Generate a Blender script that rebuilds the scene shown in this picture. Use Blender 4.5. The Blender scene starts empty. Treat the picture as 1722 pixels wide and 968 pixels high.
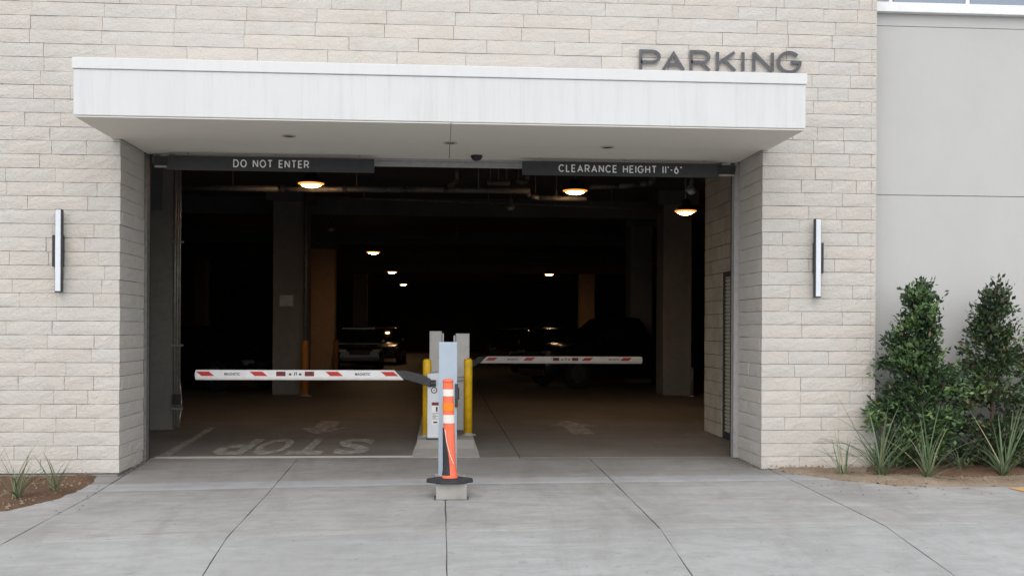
import bpy, bmesh, math, random
import numpy as np
from mathutils import Matrix, Vector
R = math.radians
SC = bpy.context.scene
COL = SC.collection
random.seed(7); RNG = np.random.default_rng(7)

# ------------------------------------------------------------------ camera, world, light, exposure
SC.render.resolution_x, SC.render.resolution_y = 1024, 575
F_PX, HOR, YAW, ROLL, CAM_Y, EYE = 1720.0, 552.0, math.atan(0.0705), 0.0047, -11.6, 1.6
cam_d = bpy.data.cameras.new('camera'); cam = bpy.data.objects.new('camera', cam_d); COL.objects.link(cam)
cam_d.sensor_width = 36; cam_d.lens = 36 * F_PX / 1722; cam_d.shift_y = 68 / 1722
cam_d.clip_start = 0.1; cam_d.clip_end = 2000
cam.matrix_world = (Matrix.Translation((0, CAM_Y, EYE)) @ Matrix.Rotation(-YAW, 4, 'Z')
                    @ Matrix.Rotation(R(90), 4, 'X') @ Matrix.Rotation(ROLL, 4, 'Z'))
SC.camera = cam
SUN_EL, SUN_AZ = 48, 186          # degrees; azimuth measured clockwise from +y (into the garage)
world = bpy.data.worlds.new('World'); SC.world = world; world.use_nodes = True
wn = world.node_tree.nodes; wl = world.node_tree.links
sky = wn.new('ShaderNodeTexSky'); sky.sky_type = 'NISHITA'; sky.sun_disc = False
sky.sun_elevation = R(SUN_EL); sky.sun_rotation = R(SUN_AZ)
sky.air_density = 1.0; sky.dust_density = 3.0; sky.ozone_density = 1.0
wl.new(sky.outputs[0], wn['Background'].inputs[0]); wn['Background'].inputs[1].default_value = 0.05
sun_d = bpy.data.lights.new('sun', 'SUN'); sun_d.energy = 1.5; sun_d.angle = R(165); sun_d.color = (.985, .995, .985)
sun = bpy.data.objects.new('sun', sun_d); COL.objects.link(sun)
_d = Vector((math.sin(R(SUN_AZ)) * math.cos(R(SUN_EL)), math.cos(R(SUN_AZ)) * math.cos(R(SUN_EL)), math.sin(R(SUN_EL))))
sun.rotation_euler = _d.to_track_quat('Z', 'Y').to_euler(); sun.location = _d * 60
SC.view_settings.view_transform = 'Standard'; SC.view_settings.look = 'None'
SC.view_settings.exposure = 1.25; SC.view_settings.gamma = 1
SC.render.engine = 'CYCLES'
SC.cycles.use_denoising = True
SC.cycles.max_bounces = 8; SC.cycles.diffuse_bounces = 5

# ------------------------------------------------------------------ helpers
def XA(px, d):
    """X of a photo column at distance d in front of the camera (y = d + CAM_Y)."""
    u = (px - 861) / F_PX; c, s = math.cos(YAW), math.sin(YAW)
    return d * (u * c + s) / (c - u * s)
def ZA(px, py, d):
    x = XA(px, d); depth = x * math.sin(YAW) + d * math.cos(YAW)
    return EYE + (HOR + ROLL * (px - 861) - py) * depth / F_PX
def lin(r, g, b):
    f = lambda c: (c / 255 / 12.92) if c / 255 <= .04045 else ((c / 255 + .055) / 1.055) ** 2.4
    return (f(r), f(g), f(b), 1)
def grey(v): return (v, v, v, 1)

class Nodes:
    def __init__(s, name, rough=.6, metal=0., spec=None):
        s.m = bpy.data.materials.new(name); s.m.use_nodes = True
        s.t = s.m.node_tree; s.n = s.t.nodes; s.b = s.n['Principled BSDF']
        s.b.inputs['Roughness'].default_value = rough; s.b.inputs['Metallic'].default_value = metal
        if spec is not None: s.b.inputs['Specular IOR Level'].default_value = spec
    def link(s, a, b): s.t.links.new(a, b)
    def coord(s, kind='pos', scale=(1, 1, 1)):
        if kind == 'pos': o = s.n.new('ShaderNodeNewGeometry').outputs['Position']
        else: o = s.n.new('ShaderNodeTexCoord').outputs['Object']
        mp = s.n.new('ShaderNodeMapping'); mp.inputs['Scale'].default_value = scale
        s.link(o, mp.inputs['Vector']); return mp.outputs[0]
    def noise(s, co, scale, detail=4, rough=.6, dist=0., w=None):
        t = s.n.new('ShaderNodeTexNoise')
        if w is not None: t.noise_dimensions = '4D'; s.link(w, t.inputs['W'])
        t.inputs['Scale'].default_value = scale; t.inputs['Detail'].default_value = detail
        t.inputs['Roughness'].default_value = rough; t.inputs['Distortion'].default_value = dist
        s.link(co, t.inputs['Vector']); return t.outputs['Fac']
    def ramp(s, fac, stops):
        r = s.n.new('ShaderNodeValToRGB'); e = r.color_ramp.elements
        while len(e) < len(stops): e.new(.5)
        for q, (p, c) in zip(e, stops): q.position = p; q.color = c if hasattr(c, '__len__') else grey(c)
        s.link(fac, r.inputs[0]); return r.outputs[0]
    def mix(s, fac, a, b, mode='MIX'):
        x = s.n.new('ShaderNodeMix'); x.data_type = 'RGBA'; x.blend_type = mode
        if isinstance(fac, (int, float)): x.inputs['Factor'].default_value = fac
        else: s.link(fac, x.inputs['Factor'])
        for v, sock in ((a, x.inputs['A']), (b, x.inputs['B'])):
            if hasattr(v, '__len__'): sock.default_value = v
            else: s.link(v, sock)
        return x.outputs['Result']
    def math(s, op, a, b=0.):
        x = s.n.new('ShaderNodeMath'); x.operation = op
        for v, sock in ((a, x.inputs[0]), (b, x.inputs[1])):
            if isinstance(v, (int, float)): sock.default_value = v
            else: s.link(v, sock)
        return x.outputs[0]
    def base(s, c):
        if hasattr(c, '__len__'): s.b.inputs['Base Color'].default_value = c
        else: s.link(c, s.b.inputs['Base Color'])
        return s
    def bump(s, h, strength=.4, dist=.01):
        b = s.n.new('ShaderNodeBump'); b.inputs['Strength'].default_value = strength; b.inputs['Distance'].default_value = dist
        s.link(h, b.inputs['Height']); s.link(b.outputs[0], s.b.inputs['Normal']); return s
    def rand(s): return s.n.new('ShaderNodeObjectInfo').outputs['Random']

def plain(name, c, rough=.5, metal=0., var=.12, bump=.0, scale=14, spec=None):
    """a plain coat with slight grime and wear so that it never reads as one flat tone"""
    k = Nodes(name, rough, metal, spec); co = k.coord('pos')
    n = k.noise(co, scale, 5, .65); d = tuple(v * (1 - var * 1.6) for v in c[:3]) + (1,); h = tuple(min(1, v * (1 + var)) for v in c[:3]) + (1,)
    k.base(k.ramp(n, [(.3, d), (.55, c), (.8, h)]))
    k.link(k.ramp(k.noise(co, scale * 2.3, 3), [(.3, max(0, rough - .1)), (.7, min(1, rough + .12))]), k.b.inputs['Roughness'])
    if bump: k.bump(k.noise(co, scale * 6, 4), bump, .004)
    return k.m

def m_stone():
    k = Nodes('split_limestone', .85, spec=.25); co = k.coord('obj'); r = k.rand()
    w = k.math('MULTIPLY', r, 37.0)
    tone = k.ramp(r, [(0, (0.514, 0.483, 0.443, 1)), (.2, (0.553, 0.531, 0.495, 1)), (.42, (0.514, 0.501, 0.477, 1)), (.6, (0.557, 0.523, 0.473, 1)), (.78, (0.531, 0.523, 0.503, 1)), (1, (0.544, 0.510, 0.469, 1))])
    n1 = k.noise(co, 5, 5, .6, .4, w); n2 = k.noise(co, 30, 5, .7, .6, w)
    c = k.mix(k.ramp(n1, [(.35, 0.), (.7, .6)]), tone, (0.582, 0.538, 0.480, 1))
    c = k.mix(k.ramp(n2, [(.28, .38), (.45, 0.)]), c, (0.410, 0.371, 0.320, 1))
    wp = k.coord('pos', (1, 1, .5))
    c = k.mix(k.ramp(k.noise(wp, .9, 6, .65, .4), [(.48, 0.), (.72, .32)]), c, (.45, .41, .36, 1))
    c = k.mix(k.ramp(k.noise(co, 2.2, 3, .5, .5, w), [(.5, 0.), (.7, .35)]), c, (.60, .565, .53, 1))
    k.base(c)
    co2 = k.coord('obj', (1, 1, 1.15))
    big = k.noise(co2, 9, 3, .5, 1.2, w); fine = k.noise(co2, 42, 5, .65, .8, w)
    ridge = k.math('ABSOLUTE', k.math('SUBTRACT', k.noise(co2, 6.5, 2, .5, 2.0, w), .5))
    h = k.math('ADD', k.math('MULTIPLY', big, 1.0), k.math('MULTIPLY', fine, .5))
    h = k.math('ADD', h, k.math('MULTIPLY', k.math('MINIMUM', ridge, .07), 7.0))
    return k.bump(h, .5, .011).m

def m_concrete(name, dark, lite, streak=.5, warm=(.36, .32, .28, 1), rough=.8, spec=.3):
    k = Nodes(name, rough, spec=spec); co = k.coord('pos')
    a = k.noise(co, .55, 5, .6, .5); b = k.noise(co, 6, 6, .7); f = k.noise(co, 90, 3, .6)
    c = k.mix(k.ramp(a, [(.35, 0.), (.66, 1.)]), dark, lite)
    c = k.mix(k.ramp(b, [(.35, .35), (.55, 0.)]), c, warm)
    st = k.noise(k.coord('pos', (.6, 2.4, 1)), 1.5, 7, .75, 1.2)
    c = k.mix(k.math('MULTIPLY', k.ramp(st, [(.45, 0.), (.72, 1.)]), streak), c, tuple(v * .72 for v in dark[:3]) + (1,))
    st2 = k.noise(k.coord('pos', (.5, 1.9, 1)), 2.6, 7, .75, .9)
    c = k.mix(k.math('MULTIPLY', k.ramp(st2, [(.55, 0.), (.8, 1.)]), streak * .8), c, tuple(min(1, v * 1.25) for v in lite[:3]) + (1,))
    tr = k.noise(k.coord('pos', (1.5, .35, 1)), 1.0, 6, .7, 1.0)
    c = k.mix(k.math('MULTIPLY', k.ramp(tr, [(.50, 0.), (.70, 1.)]), streak * .55), c, tuple(v * .70 for v in warm[:3]) + (1,))
    pa = k.noise(k.coord('pos', (.9, 1.3, 1)), 1.7, 7, .72, 1.2)
    c = k.mix(k.math('MULTIPLY', k.ramp(pa, [(.56, 0.), (.66, 1.)]), streak * .5), c, tuple(v * .82 for v in dark[:3]) + (1,))
    v = k.noise(co, 23, 2, .5); c = k.mix(k.ramp(v, [(.68, 0.), (.76, .5)]), c, (.12, .11, .10, 1))
    v2 = k.noise(co, 7, 1, .4); c = k.mix(k.ramp(v2, [(.73, 0.), (.77, .22)]), c, tuple(v * .5 for v in warm[:3]) + (1,))
    c = k.mix(k.math('MULTIPLY', k.rand(), .14), c, lite)
    k.base(c)
    return k.bump(k.math('ADD', k.math('MULTIPLY', f, .6), b), .25, .006).m

def m_stucco(name, c, drip, amount, fine=120, run=(5.5, 5.5, .35)):
    k = Nodes(name, .85, spec=.25); co = k.coord('pos')
    v = k.noise(k.coord('pos', run), 2.2, 6, .72, .2)
    o = k.mix(k.math('MULTIPLY', k.ramp(v, [(.48, 0.), (.78, 1.)]), amount), c, drip)
    a = k.noise(co, 1.1, 4, .6, .4)
    o = k.mix(k.math('MULTIPLY', k.ramp(a, [(.35, 0.), (.7, 1.)]), .35), o, tuple(x * .9 for x in c[:3]) + (1,))
    k.base(o)
    return k.bump(k.math('ADD', k.noise(co, fine, 3), k.math('MULTIPLY', k.noise(co, 9, 3), 1.4)), .22, .005).m

def m_worn_paint(name, c, under, worn=.5):
    k = Nodes(name, .75, spec=.3); co = k.coord('pos')
    n = k.math('ADD', k.math('MULTIPLY', k.noise(co, 9, 6, .75), .6), k.math('MULTIPLY', k.noise(k.coord('pos', (3, .6, 1)), 4, 5, .7), .4))
    k.base(k.mix(k.ramp(n, [(worn - .08, 0.), (worn + .1, 1.)]), c, under)); return k.m

def m_glow(name, c, s):
    k = Nodes(name, .4); k.b.inputs['Emission Color'].default_value = c; k.b.inputs['Emission Strength'].default_value = s
    k.base((.9, .8, .6, 1)); return k.m

def m_leaf(name, stops, rough=.38, spec=.5, trans=0.):
    k = Nodes(name, rough, spec=spec); at = k.n.new('ShaderNodeAttribute'); at.attribute_name = 'tint'
    k.base(k.ramp(at.outputs['Fac'], stops)); return k.m

def m_glass(name, c, rough=.05):
    k = Nodes(name, rough); k.base(c); k.b.inputs['Specular IOR Level'].default_value = .8
    k.link(k.ramp(k.noise(k.coord('pos'), 8, 3), [(.3, rough), (.7, rough + .05)]), k.b.inputs['Roughness']); return k.m

M = dict(
    stone=m_stone(),
    mortar=plain('mortar', (.25, .23, .205, 1), .95, var=.2),
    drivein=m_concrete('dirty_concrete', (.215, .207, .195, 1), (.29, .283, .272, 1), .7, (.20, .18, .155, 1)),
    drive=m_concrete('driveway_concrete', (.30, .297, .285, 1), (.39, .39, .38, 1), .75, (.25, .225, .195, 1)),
    drive2=m_concrete('apron_concrete', (.312, .314, .306, 1), (.38, .385, .378, 1), .65, (.275, .258, .232, 1)),
    gutter=m_concrete('pale_concrete', (.31, .318, .328, 1), (.375, .383, .39, 1), .6, (.28, .265, .24, 1)),
    joint=plain('joint_dirt', (.125, .116, .104, 1), .95, var=.3),
    island=m_concrete('island_concrete', (.32, .31, .29, 1), (.41, .40, .375, 1), .45, (.28, .26, .23, 1)),
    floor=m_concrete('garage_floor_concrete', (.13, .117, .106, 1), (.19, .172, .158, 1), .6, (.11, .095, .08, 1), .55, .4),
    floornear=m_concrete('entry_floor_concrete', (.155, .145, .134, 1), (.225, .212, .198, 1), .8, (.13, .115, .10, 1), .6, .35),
    column=m_concrete('column_concrete', (.20, .185, .165, 1), (.27, .25, .225, 1), .3, (.15, .13, .11, 1)),
    amber_glow=m_concrete('amber_glow_concrete', (.50, .34, .22, 1), (.56, .39, .26, 1), .3, (.40, .27, .17, 1)),  # amber lamplight on the far columns, put into their base colour
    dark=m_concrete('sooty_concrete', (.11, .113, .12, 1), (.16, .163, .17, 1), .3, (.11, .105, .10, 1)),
    block=None,
    canopy=m_stucco('white_stucco', (.655, .67, .668, 1), (.47, .49, .475, 1), .5),
    cap=m_stucco('white_cap_paint', (.69, .70, .70, 1), (.58, .60, .595, 1), .5),
    soffit=m_stucco('soffit_stucco', (.82, .785, .715, 1), (.74, .705, .64, 1), .25),
    greywall=m_stucco('grey_stucco', (.505, .507, .495, 1), (.44, .442, .43, 1), .55, run=(.7, .7, .45)),
    steel=plain('galvanised_steel', lin(195, 195, 192), .5, .1, .12),
    darksteel=plain('dark_painted_steel', (.045, .046, .05, 1), .5, .1, .2),
    signblack=plain('charcoal_sign_paint', (.028, .031, .037, 1), .45, 0, .15),
    letter=plain('brushed_letter_face', (.085, .09, .10, 1), .42, .3, .18),
    letterside=plain('letter_return', (.28, .26, .24, 1), .5, .2, .2),
    signwhite=plain('sign_lettering', (.86, .86, .85, 1), .6, 0, .06),
    cabinet=plain('cabinet_paint', lin(205, 210, 216), .42, 0, .06, .05, 6),
    kiosk=plain('kiosk_paint', lin(198, 195, 190), .5, 0, .08, .05, 5),
    postpaint=plain('post_paint', lin(162, 175, 188), .4, 0, .05, .05, 5),
    arm=plain('arm_white_paint', (.83, .835, .84, 1), .45, 0, .07, 0, 6),
    red=plain('red_reflective', lin(200, 45, 40), .4, 0, .12, 0, 30),
    darkred=plain('dark_red_print', lin(120, 35, 35), .5, 0, .2, 0, 60),
    ink=plain('black_ink', (.03, .03, .035, 1), .6),
    label=plain('label_white', (.78, .78, .77, 1), .5, 0, .05),
    yellow=plain('yellow_bollard_paint', lin(232, 184, 24), .45, 0, .16, .1, 9),
    amber=plain('faded_orange_paint', lin(190, 120, 50), .6, 0, .2),
    orange=plain('orange_plastic', lin(238, 112, 78), .45, 0, .10, .1, 12),
    brightorange=plain('bright_orange_tape', lin(255, 130, 5), .45, 0, .06),
    band=plain('white_reflective', lin(226, 222, 216), .4, 0, .08),
    rubber=plain('black_rubber', (.028, .030, .034, 1), .75, 0, .3, .2),
    sconce_l=plain('frosted_diffuser', (.70, .74, .80, 1), .35, 0, .04),
    bronze=plain('dark_bronze', (.040, .040, .045, 1), .45, .3, .15),
    soil=None, bark=plain('bark', (.12, .08, .055, 1), .9, 0, .35, .4, 30),
    midgrey=plain('grey_rail_paint', (.36, .36, .355, 1), .5, 0, .12),
    pipe=plain('pipe_metal', (.20, .19, .18, 1), .5, .2, .25),
    gal=plain('conduit_metal', (.42, .40, .37, 1), .4, .5, .2),
    lens=m_glow('lit_lens', (1, .60, .29, 1), 28.), rim=m_glow('amber_bloom_ring', (1, .36, .05, 1), .62),  # the weak amber glow imitates the bloom round a lit lens
    carblack=plain('black_car_paint', (.012, .012, .014, 1), .18, .2, .1, spec=.6),
    cargrey=plain('grey_car_paint', (.03, .031, .033, 1), .2, .3, .1, spec=.6),
    carred=plain('dark_red_car_paint', (.035, .008, .008, 1), .2, .2, .1, spec=.6),
    glass=m_glass('car_glass', (.01, .012, .014, 1)), chrome=plain('chrome', (.7, .7, .7, 1), .12, 1., .05),
    tyre=plain('tyre_rubber', (.02, .02, .02, 1), .85, 0, .2), alloy=plain('alloy', (.12, .12, .13, 1), .3, .6, .1),
    lampglass=m_glass('headlamp_glass', (.16, .17, .18, 1), .06), tail=plain('tail_lamp', (.25, .01, .01, 1), .2),
    asphalt=m_concrete('asphalt', (.045, .045, .047, 1), (.07, .07, .07, 1), .4, (.05, .045, .04, 1)),
    stop=m_worn_paint('worn_white_paint', (.40, .38, .35, 1), (.165, .152, .138, 1), .51),
    line=m_worn_paint('white_line_paint', (.60, .58, .56, 1), (.20, .185, .17, 1), .62),
    ywl=m_worn_paint('yellow_curb_paint', lin(205, 155, 85), (.36, .34, .31, 1), .56),
    shutter=plain('shutter_slat_paint', lin(205, 198, 182), .5, .1, .1),
    white=plain('white_trim_paint', (.80, .81, .82, 1), .5, 0, .05),
    bglass=m_glass('window_glass', (.20, .24, .30, 1), .06),
)
def m_block():
    k = Nodes('concrete_block', .9, spec=.25); co = k.coord('pos'); r = k.rand()
    t = k.ramp(r, [(0, (.52, .455, .36, 1)), (.5, (.58, .505, .40, 1)), (1, (.49, .425, .335, 1))])
    c = k.mix(k.ramp(k.noise(co, 3.5, 5, .7), [(.35, .5), (.6, 0.)]), t, (.29, .27, .235, 1)); k.base(c)
    return k.bump(k.noise(co, 120, 4), .35, .005).m
M['block'] = m_block()
def m_soil(name, a, b, c):
    k = Nodes(name, .95, spec=.15); co = k.coord('pos')
    o = k.ramp(k.noise(co, 2.2, 5, .7), [(.35, a), (.62, b)])
    o = k.mix(k.ramp(k.noise(co, 45, 4, .8), [(.5, 0.), (.66, .8)]), o, c); k.base(o)
    return k.bump(k.noise(co, 60, 6, .8), .9, .02).m
M['soil'] = m_soil('red_brown_soil', (.11, .066, .042, 1), (.165, .10, .064, 1), (.26, .19, .13, 1))
M['tan'] = m_soil('tan_gravel_soil', (.24, .17, .115, 1), (.33, .265, .195, 1), (.42, .36, .28, 1))
M['leafs'] = m_leaf('shrub_leaf', [(0, (.018, .036, .016, 1)), (.4, (.04, .08, .03, 1)), (.7, (.085, .16, .05, 1)), (.93, (.17, .29, .08, 1)), (1, (.19, .13, .07, 1))])
M['leafd'] = m_leaf('shrub_leaf_bronze', [(0, (.02, .036, .018, 1)), (.42, (.04, .075, .03, 1)), (.58, (.085, .085, .045, 1)), (.68, (.065, .12, .04, 1)), (.93, (.15, .24, .07, 1)), (1, (.20, .13, .08, 1))])
def m_blade():
    k = Nodes('yucca_leaf', .5, spec=.4); co = k.coord('pos')
    t = k.ramp(k.rand(), [(0, (.075, .125, .06, 1)), (.5, (.11, .165, .085, 1)), (.85, (.17, .225, .13, 1)), (1, (.33, .28, .17, 1))])
    k.base(k.mix(k.ramp(k.noise(co, 14, 4), [(.4, 0.), (.75, .4)]), t, (.19, .22, .12, 1))); return k.m
M['blade'] = m_blade()

def wloc(o):
    v = Vector((0, 0, 0))
    while o: v += o.location; o = o.parent
    return v
def link_mesh(name, me, mat, parent=None, world=True, bevel=0., smooth=False):
    mats = mat if isinstance(mat, (list, tuple)) else [mat]
    for m in mats: me.materials.append(m)
    if parent is not None and world: me.transform(Matrix.Translation(-wloc(parent)))
    if smooth: me.polygons.foreach_set('use_smooth', [True] * len(me.polygons))
    o = bpy.data.objects.new(name, me); COL.objects.link(o)
    if parent is not None: o.parent = parent
    if bevel:
        b = o.modifiers.new('edge', 'BEVEL'); b.width = bevel; b.segments = 2; b.limit_method = 'ANGLE'
    return o
class MB:
    def __init__(s): s.v = []; s.f = []; s.mi = []
    def add(s, vs, fs, mi=0):
        o = len(s.v); s.v += [tuple(p) for p in vs]; s.f += [tuple(i + o for i in f) for f in fs]; s.mi += [mi] * len(fs); return s
    def box(s, x0, x1, y0, y1, z0, z1, mi=0):
        return s.add([(x0, y0, z0), (x1, y0, z0), (x1, y1, z0), (x0, y1, z0), (x0, y0, z1), (x1, y0, z1), (x1, y1, z1), (x0, y1, z1)],
                     [(3, 2, 1, 0), (4, 5, 6, 7), (0, 1, 5, 4), (1, 2, 6, 5), (2, 3, 7, 6), (3, 0, 4, 7)], mi)
    def cyl(s, p0, p1, r0, r1=None, n=12, cap=True, mi=0):
        r1 = r0 if r1 is None else r1; p0, p1 = Vector(p0), Vector(p1); q = (p1 - p0).to_track_quat('Z', 'Y')
        vs = []
        for p, r in ((p0, r0), (p1, r1)):
            for i in range(n): vs.append(p + q @ Vector((r * math.cos(2 * math.pi * i / n), r * math.sin(2 * math.pi * i / n), 0)))
        fs = [(i, (i + 1) % n, n + (i + 1) % n, n + i) for i in range(n)]
        if cap: fs += [tuple(reversed(range(n))), tuple(range(n, 2 * n))]
        return s.add(vs, fs, mi)
    def tube(s, pts, r, n=8, mi=0):
        for a, b in zip(pts, pts[1:]): s.cyl(a, b, r, r, n, True, mi)
        return s
    def lathe(s, prof, c=(0, 0, 0), n=20, mi=0):
        vs = [(c[0] + r * math.cos(2 * math.pi * i / n), c[1] + r * math.sin(2 * math.pi * i / n), c[2] + z) for r, z in prof for i in range(n)]
        fs = []
        for k in range(len(prof) - 1):
            for i in range(n):
                j = (i + 1) % n; fs.append((k * n + i, k * n + j, (k + 1) * n + j, (k + 1) * n + i))
        fs += [tuple(reversed(range(n))), tuple(range((len(prof) - 1) * n, len(prof) * n))]
        return s.add(vs, fs, mi)
    def prism(s, poly, y0, y1, mi=0):
        """extrude an xz outline along y"""
        n = len(poly); vs = [(x, y0, z) for x, z in poly] + [(x, y1, z) for x, z in poly]
        fs = [tuple(range(n)), tuple(reversed(range(n, 2 * n)))] + [((i + 1) % n, i, n + i, n + (i + 1) % n) for i in range(n)]
        return s.add(vs, fs, mi)
    def mesh(s, name):
        me = bpy.data.meshes.new(name); me.from_pydata(s.v, [], s.f); me.polygons.foreach_set('material_index', s.mi)
        bm = bmesh.new(); bm.from_mesh(me); bmesh.ops.recalc_face_normals(bm, faces=bm.faces); bm.to_mesh(me); bm.free()
        return me
    def build(s, name, mat, parent=None, world=True, bevel=0., smooth=False):
        return link_mesh(name, s.mesh(name), mat, parent, world, bevel, smooth)
def tag(o, label=None, cat=None, group=None, kind=None):
    for k, v in (('label', label), ('category', cat), ('group', group), ('kind', kind)):
        if v: o[k] = v
    return o
def thing(name, loc, label=None, cat=None, group=None, rz=0., kind=None):
    o = bpy.data.objects.new(name, None); COL.objects.link(o); o.location = loc; o.rotation_euler = (0, 0, rz); o.empty_display_size = .1
    return tag(o, label, cat, group, kind)
def copy_tree(o, parent=None):
    c = o.copy(); COL.objects.link(c)
    if parent is not None: c.parent = parent
    for ch in list(o.children): copy_tree(ch, c)
    return c
def smooth_angle(o, a=35):
    me = o.data; me.polygons.foreach_set('use_smooth', [True] * len(me.polygons))
    bm = bmesh.new(); bm.from_mesh(me)
    for e in bm.edges:
        if len(e.link_faces) != 2 or e.calc_face_angle(0) > R(a): e.smooth = False
    bm.to_mesh(me); bm.free(); return o
def text_mesh(s, w, h, depth, bold=0., sp=1.):
    """lettering in the xz plane facing -y, lower left corner at the origin, fitted to w x h"""
    cu = bpy.data.curves.new('lettering', 'FONT'); cu.body = s; cu.size = 1; cu.extrude = .5; cu.offset = bold; cu.space_character = sp; cu.resolution_u = 6
    o = bpy.data.objects.new('lettering', cu); COL.objects.link(o); bpy.context.view_layer.update()
    me = bpy.data.meshes.new_from_object(o.evaluated_get(bpy.context.evaluated_depsgraph_get()))
    bpy.data.objects.remove(o); bpy.data.curves.remove(cu)
    n = len(me.vertices); a = np.empty(n * 3); me.vertices.foreach_get('co', a); a = a.reshape(-1, 3)
    lo, hi = a.min(0), a.max(0)
    b = np.stack([(a[:, 0] - lo[0]) / (hi[0] - lo[0]) * w, -(a[:, 2] - lo[2]) / (hi[2] - lo[2]) * depth, (a[:, 1] - lo[1]) / (hi[1] - lo[1]) * h], 1)
    me.vertices.foreach_set('co', b.ravel()); me.update(); me.materials.clear()
    return me
def put_text(name, s, mat, parent, x, y, z, w, h, depth=.003, bold=0., sp=1., rot=None):
    me = text_mesh(s, w, h, depth, bold, sp)
    if rot is not None: me.transform(rot)
    me.transform(Matrix.Translation((x, y, z)))
    return link_mesh(name, me, mat, parent)

ARC = lambda cx, cz, rx, rz, a0, a1, n=16: [(cx + rx * math.cos(R(a0 + (a1 - a0) * i / n)), cz + rz * math.sin(R(a0 + (a1 - a0) * i / n))) for i in range(n + 1)]
GLYPH = {  # a wide geometric capital as centre lines in a box of height 1: (width, strokes)
    'A': (.98, [[(0, 0), (.49, .885), (.98, 0)], [(.18, .30), (.80, .30)]]), 'C': (.95, [ARC(.5, .5, .5, .5, 42, 318, 26)]),
    'D': (.88, [[(.4, 0), (0, 0), (0, 1), (.4, 1)] + ARC(.4, .5, .48, .5, 90, -90, 18)[1:]]), 'E': (.66, [[(.66, 0), (0, 0), (0, 1), (.66, 1)], [(0, .51), (.58, .51)]]),
    'G': (1., [ARC(.5, .5, .5, .5, 42, 360, 30) + [(.58, .5)]]), 'H': (.82, [[(0, 0), (0, 1)], [(.82, 0), (.82, 1)], [(0, .51), (.82, .51)]]), 'I': (.0, [[(0, 0), (0, 1)]]),
    'K': (.80, [[(0, 0), (0, 1)], [(.76, 1), (.04, .40)], [(.28, .60), (.80, 0)]]), 'L': (.60, [[(0, 1), (0, 0), (.6, 0)]]), 'N': (.84, [[(0, 0), (0, 1)], [(.84, 0), (.84, 1)], [(.02, .97), (.82, .03)]]),
    'O': (1.02, [ARC(.51, .5, .51, .5, 0, 360, 32)]), 'P': (.78, [[(0, 0), (0, 1), (.46, 1)] + ARC(.46, .71, .31, .29, 90, -90, 14)[1:] + [(0, .42)]]),
    'R': (.80, [[(0, 0), (0, 1), (.46, 1)] + ARC(.46, .72, .31, .28, 90, -90, 14)[1:] + [(0, .44)], [(.42, .44), (.80, 0)]]), 'T': (.78, [[(0, 1), (.78, 1)], [(.39, 1), (.39, 0)]]),
    '1': (.06, [[(.03, 0), (.03, 1)]]), "'": (.04, [[(.02, 1), (.02, .78)]]), '-': (.3, [[(0, .46), (.3, .46)]]), '"': (.2, [[(.02, 1), (.02, .78)], [(.18, 1), (.18, .78)]]),
    '6': (.70, [ARC(.35, .33, .35, .33, 0, 360, 24), [(.015, .40), (.12, .68), (.44, 1)]]), ' ': (.5, [])}
def ribbon(mb, pts, half, y0, y1):
    """a mitred band along a polyline in the xz plane, extruded from y0 (front) to y1"""
    P = [Vector(p) for p in pts]; closed = (P[0] - P[-1]).length < 1e-6
    if closed: P = P[:-1]
    n = len(P); L = []; Rr = []
    for i in range(n):
        a = P[i - 1] if (i or closed) else None; b = P[(i + 1) % n] if (i < n - 1 or closed) else None
        d0 = (P[i] - a).normalized() if a is not None else (b - P[i]).normalized(); d1 = (b - P[i]).normalized() if b is not None else d0
        nn = Vector((-d0.y, d0.x)) + Vector((-d1.y, d1.x)); nn.normalize(); k = half / max(.38, nn.dot(Vector((-d1.y, d1.x))))
        L.append(P[i] + nn * k); Rr.append(P[i] - nn * k)
    vs = [(q.x, y, q.y) for y in (y0, y1) for row in (L, Rr) for q in row]; fs = []
    for i in range(n if closed else n - 1):
        j = (i + 1) % n; fs += [(i, j, n + j, n + i), (2 * n + i, 3 * n + i, 3 * n + j, 2 * n + j), (i, 2 * n + i, 2 * n + j, j), (n + i, n + j, 3 * n + j, 3 * n + i)]
    if not closed: fs += [(0, n, 3 * n, 2 * n), (n - 1, 3 * n - 1, 4 * n - 1, 2 * n - 1)]
    mb.add(vs, fs)
def glyph_part(ch, mat, parent, x, y, z, w, h, stroke, depth):
    gw, st = GLYPH[ch]; half = stroke / 2; sx = (w - stroke) / gw if gw > 1e-6 else 1.; sz = h - stroke; mb = MB()
    for i, pl in enumerate(st): ribbon(mb, [(x + half + px * sx, z + half + pz * sz) for px, pz in pl], half, y + .0011 * i, y + depth)
    return mb.build('letter', mat, parent)
def write_line(txt, mat, parent, x, y, z, w, h, stroke, depth, gap=.24):
    adv = [(GLYPH[c][0] * (h - stroke) + stroke) if c != ' ' else h * .48 for c in txt]; tot = sum(adv) + gap * h * (len(txt) - 1); k = w / tot; cx = x
    for c, a in zip(txt, adv):
        if c != ' ': glyph_part(c, mat, parent, cx, y, z, stroke if GLYPH[c][0] < 1e-6 else a * k, h, stroke, depth)
        cx += (a + gap * h) * k

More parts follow.
